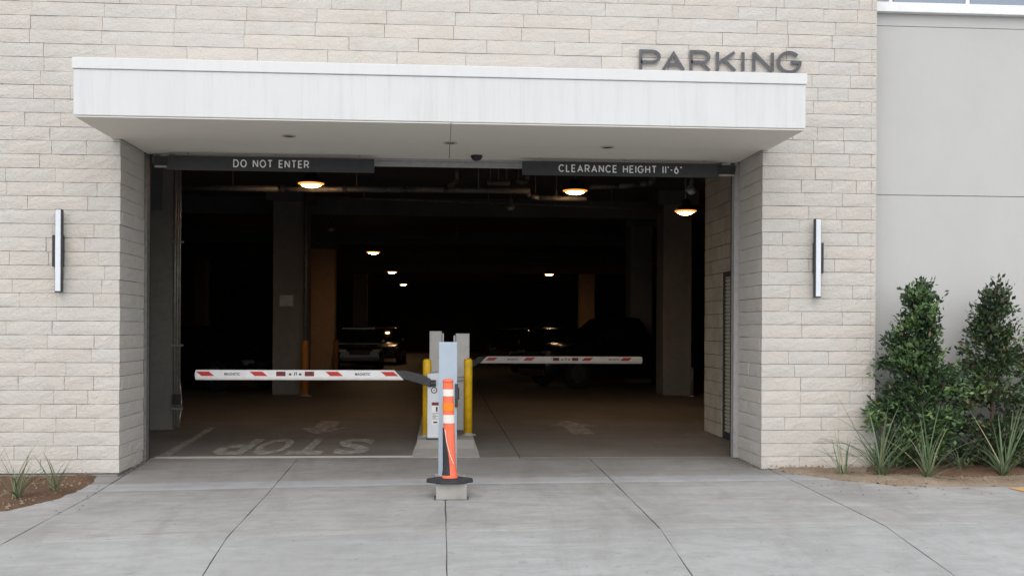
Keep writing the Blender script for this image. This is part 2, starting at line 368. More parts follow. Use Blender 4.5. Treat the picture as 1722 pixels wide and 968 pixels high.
# ------------------------------------------------------------------ ground: road, driveway slabs, beds
YT, YB, YS = 1.06, -3.1, -4.75                      # threshold, grade break, street edge
def gz(x, y):
    if y >= YT: return 0.
    k = min(1., (YT - y) / 2.0); cross = (.017 * x if x < 0 else .006 * x); cross = max(-.12, min(.03, cross)) * k
    if y >= YB: return -.02 * (YT - y) + cross
    z = -.02 * (YT - YB) + cross - .118 * (YB - max(y, YS))
    return z
ZR = -.31
g = MB().add([(-500, -600, ZR - .02), (500, -600, ZR - .02), (500, 500, ZR - .02), (-500, 500, ZR - .02)], [(0, 1, 2, 3)]).build('ground', M['asphalt']); tag(g, kind='structure')
road = MB().add([(-300, -16, ZR), (300, -16, ZR), (300, YS + .02, ZR), (-300, YS + .02, ZR)], [(0, 1, 2, 3)]).build('road', M['gutter']); tag(road, kind='structure')
XJ = [-11., -6.7, -3.5, -1.73, .06, 1.86, 3.8, 6.6, 11.]
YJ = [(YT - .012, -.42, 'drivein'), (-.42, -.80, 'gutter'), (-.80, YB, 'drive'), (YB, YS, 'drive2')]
base = MB()
ys = [YT, .3, -.4, -.8, -2, YB, -3.6, YS]
for i in range(len(ys) - 1):
    for a, b in zip(XJ, XJ[1:]):
        base.add([(x, y, gz(x, y) - .018) for x, y in ((a, ys[i + 1]), (b, ys[i + 1]), (b, ys[i]), (a, ys[i]))], [(0, 1, 2, 3)])
drive = thing('driveway', (0, 0, 0), kind='structure')
base.build('joint_bed', M['joint'], drive)
def slab(x0, x1, y0, y1, mat, parent, zf, e=.022, gx=.005, gy=.004):
    x0 += gx; x1 -= gx; y0 -= gy; y1 += gy
    xs = [x0, x0 + e] + [x0 + (x1 - x0) * t for t in (.2, .4, .6, .8)] + [x1 - e, x1]
    ny = max(3, int(abs(y1 - y0) / .25)); yy = [y0, y0 - e] + [y0 + (y1 - y0) * t / ny for t in range(1, ny)] + [y1 + e, y1]
    vs = []; nx, nyy = len(xs), len(yy); tilt = random.uniform(-.0015, .0015)
    for j, y in enumerate(yy):
        for i, x in enumerate(xs):
            z = zf(x, y) + tilt
            if i in (0, nx - 1) or j in (0, nyy - 1): z -= .006
            wob = random.uniform(-.004, .004) if i in (0, nx - 1) else 0
            vs.append((x + wob, y, z))
    fs = [(j * nx + i, (j + 1) * nx + i, (j + 1) * nx + i + 1, j * nx + i + 1) for j in range(nyy - 1) for i in range(nx - 1)]
    rim = [i for i in range(nx)] + [j * nx + nx - 1 for j in range(1, nyy)] + [(nyy - 1) * nx + i for i in range(nx - 2, -1, -1)] + [j * nx for j in range(nyy - 2, 0, -1)]
    o = len(vs); vs += [(vs[k][0], vs[k][1], vs[k][2] - .08) for k in rim]
    fs += [(rim[k], rim[(k + 1) % len(rim)], o + (k + 1) % len(rim), o + k) for k in range(len(rim))]
    m = MB().add(vs, fs); return smooth_angle(m.build('slab', mat, parent), 40)
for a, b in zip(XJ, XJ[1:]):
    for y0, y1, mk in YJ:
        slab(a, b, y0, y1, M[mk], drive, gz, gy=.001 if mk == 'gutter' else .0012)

def bed(name, poly, hfun, mat):
    """a soil surface over an outline, triangulated on a jittered grid and feathered to the edge"""
    P = np.array(poly); x0, y0 = P.min(0); x1, y1 = P.max(0); st = .06
    def inside(x, y):
        c = False; n = len(poly)
        for i in range(n):
            (ax, ay), (bx, by) = poly[i], poly[i - 1]
            if (ay > y) != (by > y) and x < (bx - ax) * (y - ay) / (by - ay) + ax: c = not c
        return c
    def edge(x, y):
        d = 9.
        for i in range(len(poly)):
            a, b = P[i - 1], P[i]; t = max(0, min(1, np.dot((x - a[0], y - a[1]), b - a) / max(1e-9, np.dot(b - a, b - a))))
            q = a + t * (b - a); d = min(d, math.hypot(x - q[0], y - q[1]))
        return d
    nx, ny = int((x1 - x0) / st) + 2, int((y1 - y0) / st) + 2; idx = {}; vs = []; fs = []
    for j in range(ny):
        for i in range(nx):
            x, y = x0 + i * st, y0 + j * st
            if inside(x, y) or edge(x, y) < st * .75:
                d = edge(x, y) if inside(x, y) else -.02
                idx[i, j] = len(vs); k = max(0, min(1, d / .12))
                vs.append((x + random.uniform(-.02, .02), y + random.uniform(-.02, .02), gz(x, y) + hfun(x, y) * k - (.02 if d < 0 else 0) + random.uniform(0, .014) * k + .003 * k))
    for j in range(ny - 1):
        for i in range(nx - 1):
            q = [idx.get(t) for t in ((i, j), (i + 1, j), (i + 1, j + 1), (i, j + 1))]
            if None not in q: fs.append(tuple(q))
    o = MB().add(vs, fs).build(name, mat, smooth=True); return tag(o, kind='structure')
LB = [(-3.78, .02), (-3.66, -.42), (-3.76, -1.2), (-4.0, -1.74), (-4.8, -2.1), (-9, -2.2), (-9, .02)]
RB = [(3.78, -.02), (3.95, -.42), (4.33, -.92), (4.75, -1.28), (5.4, -1.36), (9.5, -1.36), (9.5, .24), (5.08, .24), (5.08, -.02)]
bed('soil', LB, lambda x, y: .025, M['soil'])
bed('soil', RB, lambda x, y: .03 + .02 * math.sin(x * 3) * math.sin(y * 4), M['tan'])
bed('mulch', [(4.95, -.02), (4.75, -.35), (4.95, -.8), (5.3, -.85), (5.6, -1.0), (6.6, -.85), (7.6, -1.05), (9.4, -.9), (9.4, .22), (5.1, .22)], lambda x, y: .06, M['soil'])
k = MB()
for P, n in ((LB, 220), (RB, 700)):
    xs = [p[0] for p in P]; ysx = [p[1] for p in P]
    for _ in range(n):
        x, y = random.uniform(max(min(xs), -5.4), min(max(xs), 7.2)), random.uniform(min(ysx) + .08, max(ysx) - .03)
        if P is RB and y < -.1 - 1.2 * min(1, max(0, (x - 3.85) / .95)): continue
        if P is LB and x > -3.62 - .3 * max(0, -y - .5): continue
        s = random.choice((.006, .008, .011, .016)); z = gz(x, y) + .045; a = random.random() * 3
        vs = [(x + s * math.cos(a + t * 1.57) * random.uniform(.7, 1.5), y + s * math.sin(a + t * 1.57), z - s) for t in range(4)] + [(x, y, z + s * random.uniform(.4, 1))]
        k.add(vs, [(0, 1, 4), (1, 2, 4), (2, 3, 4), (3, 0, 4)])
tag(k.build('gravel', M['tan']), kind='stuff')
k = MB()
for _ in range(70):
    x, y = (random.uniform(3.9, 6.6), random.uniform(-1.9, -.9)) if random.random() < .6 else (random.uniform(-4.3, -3.3), random.uniform(-2.0, -.1))
    z = gz(x, y) + .045 if (y > -1.3 and x > 4.8) or x < -3.8 else gz(x, y) + .004; a = random.random() * 6.3; L, w = random.uniform(.012, .03), random.uniform(.004, .009); c_, s_ = math.cos(a), math.sin(a)
    k.add([(x - c_ * L, y - s_ * L, z), (x - s_ * w, y + c_ * w, z + .006), (x + c_ * L, y + s_ * L, z + .003), (x + s_ * w, y - c_ * w, z + .004)], [(0, 3, 2, 1)])
tag(k.build('litter', M['bark']), kind='stuff')
k = MB()
for _ in range(260):
    q = random.random()
    if q < .45: x, y = 3.715 - random.random() ** 2 * .07, random.uniform(-.05, .95)
    elif q < .75: x, y = random.uniform(3.68, 4.3), -.02 - random.random() ** 2 * .07
    else: x, y = -3.535 + random.random() ** 2 * .05, random.uniform(-.05, .95)
    s_ = random.uniform(.006, .018); z = gz(x, y); a = random.random() * 6
    k.add([(x + s_ * math.cos(a + t * 1.57) * random.uniform(.7, 1.4), y + s_ * math.sin(a + t * 1.57), z) for t in range(4)] + [(x, y, z + s_ * .8)], [(0, 1, 4), (1, 2, 4), (2, 3, 4), (3, 0, 4)])
tag(k.build('debris', M['joint']), kind='stuff')
# yellow kerb end at the right edge of the frame
kx = XA(1690, 10.3)
o = MB().add([(x, y, gz(x, y) + .006) for x, y in ((kx, -1.66), (kx + 2.6, -1.86), (kx + 2.6, -1.40), (kx - .05, -1.45))], [(0, 1, 2, 3)]).build('kerb', M['ywl']); tag(o, kind='structure')

# ------------------------------------------------------------------ stone-clad wall
XL, XR, XE = -3.535, 3.715, 5.07                    # jambs and the right end of the stone
Z0, CH, TH = -.02, .1527, .085                      # first bed joint, course height, stone thickness
HEAD = 3.69
wall = thing('stone_wall', (0, 0, 0), 'cream split-face limestone wall laid in uneven courses around the garage opening', 'wall')
c = MB()
c.box(-16, XL - TH + .022, TH - .02, 1.04, Z0 - .02, 6.1).box(XR + TH - .022, XE - .03, TH - .02, 1.04, Z0 - .02, 6.1)
c.box(XL - TH + .022, XR + TH - .022, TH - .02, 1.04, HEAD + .02, 6.1)
c.box(-16, XE - .03, .03, 1.04, 6.1, 9.2)
c.build('wall_core', M['mortar'], wall)
c = MB().box(-16, XL - .03, .03, 1.04, -.4, Z0 - .012).box(XR + .03, XE - .02, .03, 1.04, -.4, Z0 - .012).build('footing', M['island'], wall)
def stone_data(w, h, seed, amp=.0024):
    rn = random.Random(seed); nx = max(3, int(round(w / .11))); nz = 3; proud = rn.uniform(-.003, .003); bulge = rn.uniform(.0, .003)
    vs = []
    ax, az = rn.uniform(-.01, .01), rn.uniform(-.03, .03)
    for j in range(nz + 1):
        for i in range(nx + 1):
            u, v = i / nx, j / nz; edge = i in (0, nx) or j in (0, nz)
            x, z = (u - .5) * w, (v - .5) * h
            if not edge: x += rn.uniform(-.3, .3) * w / nx; z += rn.uniform(-.3, .3) * h / nz
            else:
                if 0 < i < nx: z += rn.uniform(-.0016, .0016)
                if 0 < j < nz: x += rn.uniform(-.0016, .0016)
            y = -proud + (rn.uniform(.0005, .0035) if edge else -bulge + rn.uniform(-amp, amp)) + ax * x + az * z * .5
            vs.append((x, y, z))
    W = nx + 1
    fs = [(j * W + i, j * W + i + 1, (j + 1) * W + i + 1, (j + 1) * W + i) for j in range(nz) for i in range(nx)]
    rim = list(range(W)) + [j * W + nx for j in range(1, nz + 1)] + [nz * W + i for i in range(nx - 1, -1, -1)] + [j * W for j in range(nz - 1, 0, -1)]
    o = len(vs); vs += [(vs[q][0], TH, vs[q][2]) for q in rim]; n = len(rim)
    fs += [(rim[(q + 1) % n], rim[q], o + q, o + (q + 1) % n) for q in range(n)]
    return vs, fs
stones = []                                         # (centre, rot, w, h, shows)
GX, GZ = .0018, .0023
def add_stone(x0, x1, z0, z1, face='front', shows=True):
    w, h = x1 - x0 - 2 * GX, z1 - z0 - 2 * GZ
    if w < .02 or h < .02: return
    m, zc = (x0 + x1) / 2, (z0 + z1) / 2
    if face == 'front': stones.append(((m, 0, zc), 0., w, h, shows))
    elif face == 'left': stones.append(((XL, m, zc), R(90), w, h, shows))
    elif face == 'right': stones.append(((XR, m, zc), R(-90), w, h, shows))
    else: stones.append(((XE, m, zc), R(90), w, h, False))
def cuts(x0, x1, lo, hi, long=0.):
    xs = [x0]
    while xs[-1] < x1:
        L = random.uniform(lo, hi)
        if long and random.random() < long: L *= 1.45
        xs.append(xs[-1] + L)
    if x1 - xs[-2] < .12 and len(xs) > 2: xs[-2:] = [x1]
    else: xs[-1] = x1
    return list(zip(xs, xs[1:]))
nrow = int((6.1 - Z0) / CH)
for r in range(nrow):
    z0, z1 = Z0 + r * CH, Z0 + (r + 1) * CH
    odd = r % 2
    if z0 < HEAD - .02:
        zt = min(z1, HEAD + .01)
        le = XL - (.075 if odd else 0); re = XR + (.075 if not odd else 0); ee = XE - (.06 if odd else 0)
        ls = -4.95 + random.uniform(-.35, .1)
        for a, b in cuts(ls, le, .26, .66, .25): add_stone(a, b, z0, z1)
        for a, b in cuts(-9, ls, .3, .6): add_stone(a, b, z0, z1, shows=False)
        for a, b in cuts(re, ee, .24, .62, .25): add_stone(a, b, z0, z1)
        if odd: add_stone(ee, XE, z0, z1)
        s0, s1 = (0 if odd else TH - .01), (0 if not odd else TH - .01)
        ml = random.uniform(.35, .65); mr = random.uniform(.35, .65)
        for q in ([(s0, ml), (ml, .925)] if r % 3 == 0 else [(s0, .925)]): add_stone(q[0], q[1], z0, zt, 'left')
        for q in ([(s1, mr), (mr, .925)] if r % 3 == 1 else [(s1, .925)]): add_stone(q[0], q[1], z0, zt, 'right')
    else:
        low = z1 < 4.3; vis = z0 < 5.42
        L = .775; off = random.uniform(0, L)
        if low:
            for a, b in cuts(-9, -4.95, .3, .6): add_stone(a, b, z0, z1, shows=False)
            for a, b in cuts(-4.95, XL - .1, .26, .5, .2): add_stone(a, b, z0, z1)
            for a, b in cuts(XL - .1, XR + .06, 1.2, 1.7): add_stone(a, b, z0, z1, shows=False)
            for a, b in cuts(XR + .06, XE - (.06 if odd else 0), .28, .55, .2): add_stone(a, b, z0, z1)
        else:
            x = -5.0 - off * .5
            for a, b in cuts(-9, x, .6, .9): add_stone(a, b, z0, z1, shows=False)
            while x < 3.3: add_stone(x, x + L, z0, z1, shows=vis); x += L if random.random() < .86 else L * .5
            for a, b in cuts(x, XE - (.06 if odd else 0), .32, .62): add_stone(a, b, z0, z1, shows=vis)
        if odd: add_stone(XE - .06, XE, z0, z1, shows=vis)
    add_stone(.0, .5, z0, z1, 'end') if False else None
shown = sorted([s for s in stones if s[4]], key=lambda s: -s[2] * s[3] * (.12 if s[1] else 1)); ind = shown[:330]; rest = shown[330:] + [s for s in stones if not s[4]]
for i, (cn, rz, w, h, _) in enumerate(ind):
    vs, fs = stone_data(w, h, i); me = bpy.data.meshes.new('stone'); me.from_pydata(vs, [], fs)
    o = link_mesh('stone', me, M['stone'], wall, world=False); o.location = cn; o.rotation_euler = (0, 0, rz)
c = MB()
for i, (cn, rz, w, h, _) in enumerate(rest):
    vs, fs = stone_data(w, h, 9000 + i); T = Matrix.Translation(cn) @ Matrix.Rotation(rz, 4, 'Z'); c.add([T @ Vector(v) for v in vs], fs)
me = bpy.data.meshes.new('stone_courses'); me.from_pydata(c.v, [], c.f)
tag(link_mesh('stone_courses', me, M['stone'], wall), kind='stuff')
print('stones', len(ind), len(rest))

# ------------------------------------------------------------------ canopy
CX0, CX1, CY, CZ0, CZ1 = -3.63, 3.787, -1.2, 3.685, 4.26
can = thing('canopy', (0, 0, CZ0), 'white stucco canopy slab with a cap band projecting over the garage entrance', 'canopy')
CAPZ = 4.147
MB().box(CX0, CX1, CY, -.006, CZ0 + .004, CAPZ).build('fascia', M['canopy'], can, bevel=.008)
MB().box(CX0 - .012, CX1 + .012, CY - .014, -.006, CAPZ + .0015, CZ1).build('cap_band', M['cap'], can, bevel=.006)
xj = XA(756, 11)
for a, b in ((CX0 + .012, xj - .004), (xj + .004, CX1 - .012)):
    MB().box(a, b, CY + .012, -.012, CZ0 - .010, CZ0 + .001).build('soffit_panel', M['soffit'], can)
for a, b in ((XL + .02, xj - .004), (xj + .004, XR - .02)):
    MB().box(a, b, -.008, 1.0, CZ0 - .010, CZ0 + .04).build('soffit_panel', M['soffit'], can)
def downlight(px, py, label):
    d = 2.085 / ((HOR + ROLL * (px - 861) - py) / F_PX); x = XA(px, d); y = d + CAM_Y
    t = thing('recessed_downlight', (x, y, CZ0 - .011), label, 'downlight', 'downlights in the canopy soffit')
    MB().lathe([(.05, 0), (.075, -.001), (.078, -.008), (.062, -.010), (.055, -.004)], (x, y, CZ0 - .011), 20).build('trim_ring', M['steel'], t, smooth=True)
    MB().lathe([(.01, -.0045), (.055, -.0045), (.05, -.0025), (.01, -.0025)], (x, y, CZ0 - .011), 20).build('recess', M['rubber'], t)
downlight(484, 231, 'unlit downlight in the soffit above the DO NOT ENTER sign'); downlight(756, 239, 'unlit downlight on the seam at the middle of the soffit')
downlight(1020, 243, 'unlit downlight in the soffit above the CLEARANCE HEIGHT sign')
dc = thing('camera_dome', (XA(800, 12.3), .7, CZ0 - .011), 'dark dome camera under the rear of the soffit above the barriers', 'camera')
MB().lathe([(.01, 0), (.07, 0), (.07, -.02), (.055, -.045), (.03, -.06), (.01, -.064)], dc.location, 18).build('dome', M['rubber'], dc, smooth=True)
for px, lab in ((973, 'small dark floodlight top just showing over the canopy, further from the lettering'), (1015, 'small dark floodlight top just showing over the canopy, nearer to the lettering')):
    x = XA(px, 11.2); t = thing('floodlight', (x, -.35, CZ1), lab, 'floodlight', 'floodlights on the canopy top')
    MB().box(x - .05, x + .05, -.4, -.3, CZ1 + .002, CZ1 + .10).build('body', M['bronze'], t, bevel=.01); MB().cyl((x, -.35, CZ1), (x, -.35, CZ1 + .03), .06).build('foot', M['bronze'], t)

# PARKING lettering on the stone
ps = thing('parking_sign', (XA(1210, 11.6), 0, 4.56), 'raised dark metal letters spelling PARKING on the stone above the canopy', 'sign')
for ch, a, b in (('P', 1074, 1110.5), ('A', 1112, 1151.5), ('R', 1159, 1195), ('K', 1203.5, 1238.5), ('I', 1246.5, 1255), ('N', 1265, 1301), ('G', 1306.5, 1347.5)):
    x0, x1 = XA(a, 11.52), XA(b, 11.52); px = (a + b) / 2
    zt = ZA(px, 81.5 + (px - 1090) * .0135, 11.5); zb = zt - .248
    if ch == 'G': zt += .006; zb -= .006
    o = glyph_part(ch, M['letter'], ps, x0, -.050, zb, x1 - x0, zt - zb, .034, .028)
    o.data.materials.append(M['letterside'])
    for p in o.data.polygons:
        if abs(p.normal.y) < .6: p.material_index = 1

# ------------------------------------------------------------------ rolling door, hung signs
dr = thing('rolling_door', (0, 1.05, HEAD), 'raised grey rolling door with its bottom bar showing at the head of the opening', 'door')
MB().box(XL + .05, XR - .05, 1.06, 1.10, 3.585, 3.655).build('bottom_bar', M['midgrey'], dr, bevel=.006)
MB().box(XL + .06, XR - .06, 1.07, 1.09, 3.655, 4.6).build('curtain', M['steel'], dr)
MB().box(XL + .01, XR - .01, 1.045, 1.30, 3.70, 4.5).build('hood', M['darksteel'], dr)
for s, X in ((1, XL), (-1, XR)):
    a, b = sorted((X - s * .03, X + s * (.058 if s < 0 else .03))); MB().box(a, b, .93, 1.05, .0, 3.672).build('guide_rail', M['midgrey' if s < 0 else 'pipe'], dr, bevel=.003)
    a, b = sorted((X + s * .01, X + s * (.056 if s < 0 else .028))); MB().box(a, b, 1.052, 1.10, .002, 3.66).build('guide_seal', M['rubber'], dr)
for px, lab in ((280, 'small dark operator box at the head of the opening by the brown wall end'), (1219, 'small pale-edged operator box at the head of the opening by the block wall')):
    x = XA(px, 12.6); t = thing('operator_box', (x, .98, 3.53), lab, 'control box')
    MB().box(x - .14, x + .10, .9, 1.0, 3.56, 3.64).build('casing', M['darksteel'], t, bevel=.01); MB().box(x - .12, x + .09, .88, .9, 3.50, 3.525).build('plate', M['gal'], t, bevel=.003)
    MB().box(x - .13, x + .09, .9, .98, 3.525, 3.56).build('mount', M['darksteel'], t); MB().box(x - .06, x + .04, .93, .98, 3.64, 3.676).build('bracket', M['steel'], t)
def hung_sign(px0, px1, top, txt, t0, t1, ty, label):
    d = 12.38; y = d + CAM_Y; x0, x1 = XA(px0, d), XA(px1, d); zt = ZA((px0 + px1) / 2, top, d); zb = zt - .168
    t = thing('hanging_sign', ((x0 + x1) / 2, y, zb), label, 'sign', 'signs hung across the opening')
    MB().box(x0, x1, y, y + .035, zb, zt).build('panel', M['signblack'], t, bevel=.003)
    a, b = XA(t0, d), XA(t1, d)
    write_line(txt, M['signwhite'], t, a, y - .005, zb + .042, b - a, .093, .0135, .0045)
    for q in (.1, .52, .93):
        x = x0 + (x1 - x0) * q; MB().cyl((x, y + .017, zt), (x, y + .017, CZ0 - .011), .005, n=6).build('hanger_rod', M['gal'], t)
hung_sign(279, 628, 264.5, 'DO NOT ENTER', 391, 518.5, 274, 'long charcoal sign with white lettering DO NOT ENTER hung in the opening')
hung_sign(877, 1206, 273.5, 'CLEARANCE HEIGHT 11\'-6"', 938, 1145.5, 287, 'long charcoal sign with white lettering CLEARANCE HEIGHT 11 feet 6')

# ------------------------------------------------------------------ wall sconces
def sconce(px, y0, y1, p0, p1, pa, pb, label):
    d = 11.45; x = XA(px, d); zt, zb = ZA(px, y0, d), ZA(px, y1, d); q0, q1 = ZA(px, p0, 11.55), ZA(px, p1, 11.55)
    t = thing('wall_sconce', (x, 0, zb), label, 'wall lamp', 'linear sconces on the stone piers')
    MB().box(XA(pa, 11.56), XA(pb, 11.56), -.045, -.004, q1, q0).build('back_plate', M['bronze'], t, bevel=.004)
    MB().box(x - .036, x + .036, -.120, -.06, zb, zt).build('channel', M['bronze'], t, bevel=.002)
    MB().box(x - .028, x + .028, -.134, -.1185, zb + .012, zt - .008).build('diffuser', M['sconce_l'], t, bevel=.003)
    MB().box(x - .02, x + .02, -.062, -.044, q1 + .1, q0 - .1).build('stand_off', M['bronze'], t)
sconce(95.5, 351, 491, 395, 448, 87, 106, 'slim vertical wall lamp on the stone pier above the small yucca bed')
sconce(1377, 367, 500, 408, 459, 1367.5, 1384.5, 'slim vertical wall lamp on the stone pier beside the grey wall')

# ------------------------------------------------------------------ grey wall on the right, balcony above
gw = thing('grey_wall', (XE, .25, 0), 'plain grey stucco wall with horizontal reveal joints right of the stone', 'wall')
D = 11.85; j1, j2, cz = ZA(1600, 329.5, D), ZA(1600, 47, D), ZA(1600, 22.5, D - .08)
for a, b in ((-.4, j1 - .004), (j1 + .004, j2 - .003), (j2 + .003, cz + .05)):
    MB().box(XE - .025, 17, .25, .95, a, b).build('stucco_panel', M['greywall'], gw, bevel=.004)
MB().box(XE - .02, 17, .258, .94, -.38, cz + .03).build('wall_core', M['pipe'], gw)
MB().box(XE + .012, 17, .17, 1.0, cz, cz + .115).build('coping', M['white'], gw, bevel=.006)
rl = thing('balcony_railing', (5.3, .45, cz + .125), 'white posts and glass panels of a railing standing on the white coping', 'railing')
for px in (1497, 1627, 1760): x = XA(px, 12.0); MB().box(x - .022, x + .022, .43, .47, cz + .125, cz + 1.2).build('post', M['white'], rl, bevel=.004)
MB().box(5.14, 12, .42, .48, cz + 1.2, cz + 1.25).build('top_rail', M['white'], rl)
for a, b in ((1499, 1626), (1628, 1759)):
    MB().box(XA(a, 12) + .03, XA(b, 12) - .03, .445, .455, cz + .20, cz + 1.18).build('glass_panel', M['bglass'], rl)
up = thing('upper_storey', (8, 2.2, 5.4), 'pale upper storey wall set back behind the balcony railing', 'building')
MB().box(XE - .3, 17, 2.2, 2.4, 5.42, 9.2).build('wall', M['greywall'], up)
x0, x1 = XA(1508, 13.7), XA(1628, 13.7)
MB().box(x0, x1, 2.14, 2.2, 5.5, 7.4).build('window', M['bglass'], up)
f = MB(); [f.box(a - .03, a + .03, 2.1, 2.2, 5.5, 7.4) for a in (x0, x1, (x0 + x1) / 2)]; f.build('window_frame', M['white'], up)
MB().box(-16, 17, .3, 76, 5.05, 5.4).build('roof_deck', M['dark']).__setitem__('kind', 'structure')

# ------------------------------------------------------------------ garage interior shell
FX = [-15, -8, -4.4, 1.0, 4.6, 17]; FY = [1.075, 6.2, 11.5, 20, 34, 50, 66]
fl = thing('garage_floor', (0, 4, 0), kind='structure')
MB().box(-15, 17, 1.075, 66, -.3, -.02).build('joint_bed', M['joint'], fl)
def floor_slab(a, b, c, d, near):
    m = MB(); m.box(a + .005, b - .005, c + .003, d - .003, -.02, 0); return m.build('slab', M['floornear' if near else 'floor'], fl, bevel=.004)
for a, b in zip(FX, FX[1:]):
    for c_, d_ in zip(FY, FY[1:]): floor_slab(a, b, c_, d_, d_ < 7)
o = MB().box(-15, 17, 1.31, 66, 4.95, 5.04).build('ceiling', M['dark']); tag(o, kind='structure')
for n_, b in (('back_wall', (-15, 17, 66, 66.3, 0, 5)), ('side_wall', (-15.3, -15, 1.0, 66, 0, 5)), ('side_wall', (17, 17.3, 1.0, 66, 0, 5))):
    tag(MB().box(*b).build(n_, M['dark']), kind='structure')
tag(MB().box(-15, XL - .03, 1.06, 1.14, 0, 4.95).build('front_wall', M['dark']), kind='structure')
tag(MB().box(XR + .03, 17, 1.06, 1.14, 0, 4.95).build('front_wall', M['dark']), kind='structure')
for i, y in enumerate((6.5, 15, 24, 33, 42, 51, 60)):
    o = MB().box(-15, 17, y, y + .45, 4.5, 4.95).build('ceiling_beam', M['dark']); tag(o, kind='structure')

# painted markings on the garage floor and threshold
def sheet(pts, z, name, mat, label=None, cat=None):
    o = MB().add([(x, y, z) for x, y in pts], [tuple(range(len(pts)))]).build(name, mat); return tag(o, label, cat, kind=None if label else 'structure')
o = sheet([(XL + .07, 1.08), (XA(697, 12.7), 1.08), (XA(697, 12.9), 1.27), (XL + .07, 1.27)], .004, 'stop_line', M['line'], 'white painted stop bar across the exit lane at the threshold', 'road marking')
sheet([(-3.45, 1.3), (-3.33, 1.3), (-3.55, 5.0), (-3.67, 5.0)], .004, 'lane_line', M['stop'], 'worn white lane edge line beside the brown wall end', 'road marking')
st = thing('stop_marking', (-1.75, 2.3, 0), 'worn white word STOP painted upside down on the exit lane floor', 'road marking')
for ch, a, b in (('S', 562, 622), ('T', 490, 549), ('O', 427, 484), ('P', 364, 421)):
    me = text_mesh(ch, XA(b, 13.6) - XA(a, 13.6), 1.85, .001, .035)
    me.transform(Matrix.Rotation(R(180), 4, 'Z') @ Matrix.Rotation(R(-90), 4, 'X'))
    v = np.array([q.co for q in me.vertices]); me.transform(Matrix.Translation((XA(a, 13.6) - v[:, 0].min(), 1.42 - v[:, 1].min(), .0045 - v[:, 2].min())))
    link_mesh('letter', me, M['stop'], st)
def arrow(x, y0, y1, up, label):
    a = (y1 - y0) * .45; hw, sw = .40, .17
    if up: pts = [(x - sw, y0), (x + sw, y0), (x + sw, y1 - a), (x + hw, y1 - a), (x, y1), (x - hw, y1 - a), (x - sw, y1 - a)]
    else: pts = [(x - sw, y1), (x - sw, y0 + a), (x - hw, y0 + a), (x, y0), (x + hw, y0 + a), (x + sw, y0 + a), (x + sw, y1)]
    sheet(pts, .0045, 'lane_arrow', M['stop'], label, 'road marking')
arrow(XA(545, 16.5), 3.9, 6.1, False, 'worn white arrow on the exit lane pointing out past the word STOP')
arrow(XA(967, 16.5), 3.8, 6.1, True, 'worn white arrow on the entry lane pointing into the garage')

# ------------------------------------------------------------------ inner walls near the entrance
BX, BY = 4.17, 4.3
bw = thing('block_wall', (BX, 1.2, 0), 'tan concrete block wall with a shutter doorway inside the entrance', 'wall')
MB().box(BX + .012, BX + .185, 3.30, BY - .012, 0, 4.9).box(BX + .012, BX + .185, 1.16, 3.30, 2.46, 4.9).build('wall_core', M['joint'], bw)
bk = MB().box(-.196, .196, 0, .19, -.0968, .0968).mesh('block'); hb = MB().box(-.096, .096, 0, .19, -.0968, .0968).mesh('block')
for me in (bk, hb): me.materials.append(M['block'])
def block(me, y, z):
    o = bpy.data.objects.new('block', me); COL.objects.link(o); o.parent = bw; o.rotation_euler = (0, 0, R(-90))
    o.location = (random.uniform(-.002, .002), y - 1.2, z)
for r in range(24):
    z = .1016 + r * .2032; y = BY
    low = z < 2.46; ymin = 3.29 if low else 1.2
    if r % 2: block(hb, y - .1, z); y -= .2
    while y - .4 > ymin - .01: block(bk, y - .2, z); y -= .4
    if y - .2 > ymin - .01: block(hb, y - .1, z)
sh = thing('roller_shutter', (BX + .1, 2.3, 0), 'narrow closed roller shutter with fine slats in the block wall doorway', 'shutter')
c = MB(); z = .09
while z < 2.36:
    c.prism([(0, 0)], 0, 0) if False else None
    c.add([(BX + .045, 1.2, z), (BX + .045, 3.24, z), (BX + .03, 3.24, z + .02), (BX + .03, 1.2, z + .02), (BX + .03, 3.24, z + .042), (BX + .03, 1.2, z + .042), (BX + .045, 3.24, z + .05), (BX + .045, 1.2, z + .05)],
          [(0, 1, 2, 3), (3, 2, 4, 5), (5, 4, 6, 7)]); z += .055
tag(c.build('slats', M['shutter'], sh), kind='stuff')
MB().box(BX + .06, BX + .1, 1.18, 3.26, .002, 2.44).build('backing', M['rubber'], sh)
MB().box(BX + .012, BX + .10, 3.235, 3.285, .002, 2.44).build('guide_rail', M['darksteel'], sh); MB().box(BX + .02, BX + .09, 1.2, 3.235, .002, .085).build('bottom_bar', M['darksteel'], sh)
MB().box(BX + .014, BX + .10, 1.2, 3.285, 2.37, 2.45).build('head_rail', M['darksteel'], sh)
pw = thing('brown_wall', (-4.3, 4.6, 0), 'dark brown concrete wall end beside the exit lane carrying conduits', 'wall')
MB().box(-9, -4.11, 4.6, 5.0, 0, 4.95).build('wall_face', M['column'], pw, bevel=.01)
MB().box(-4.62, -4.30, 4.56, 4.6, 3.4, 4.3).build('panel', M['dark'], pw)
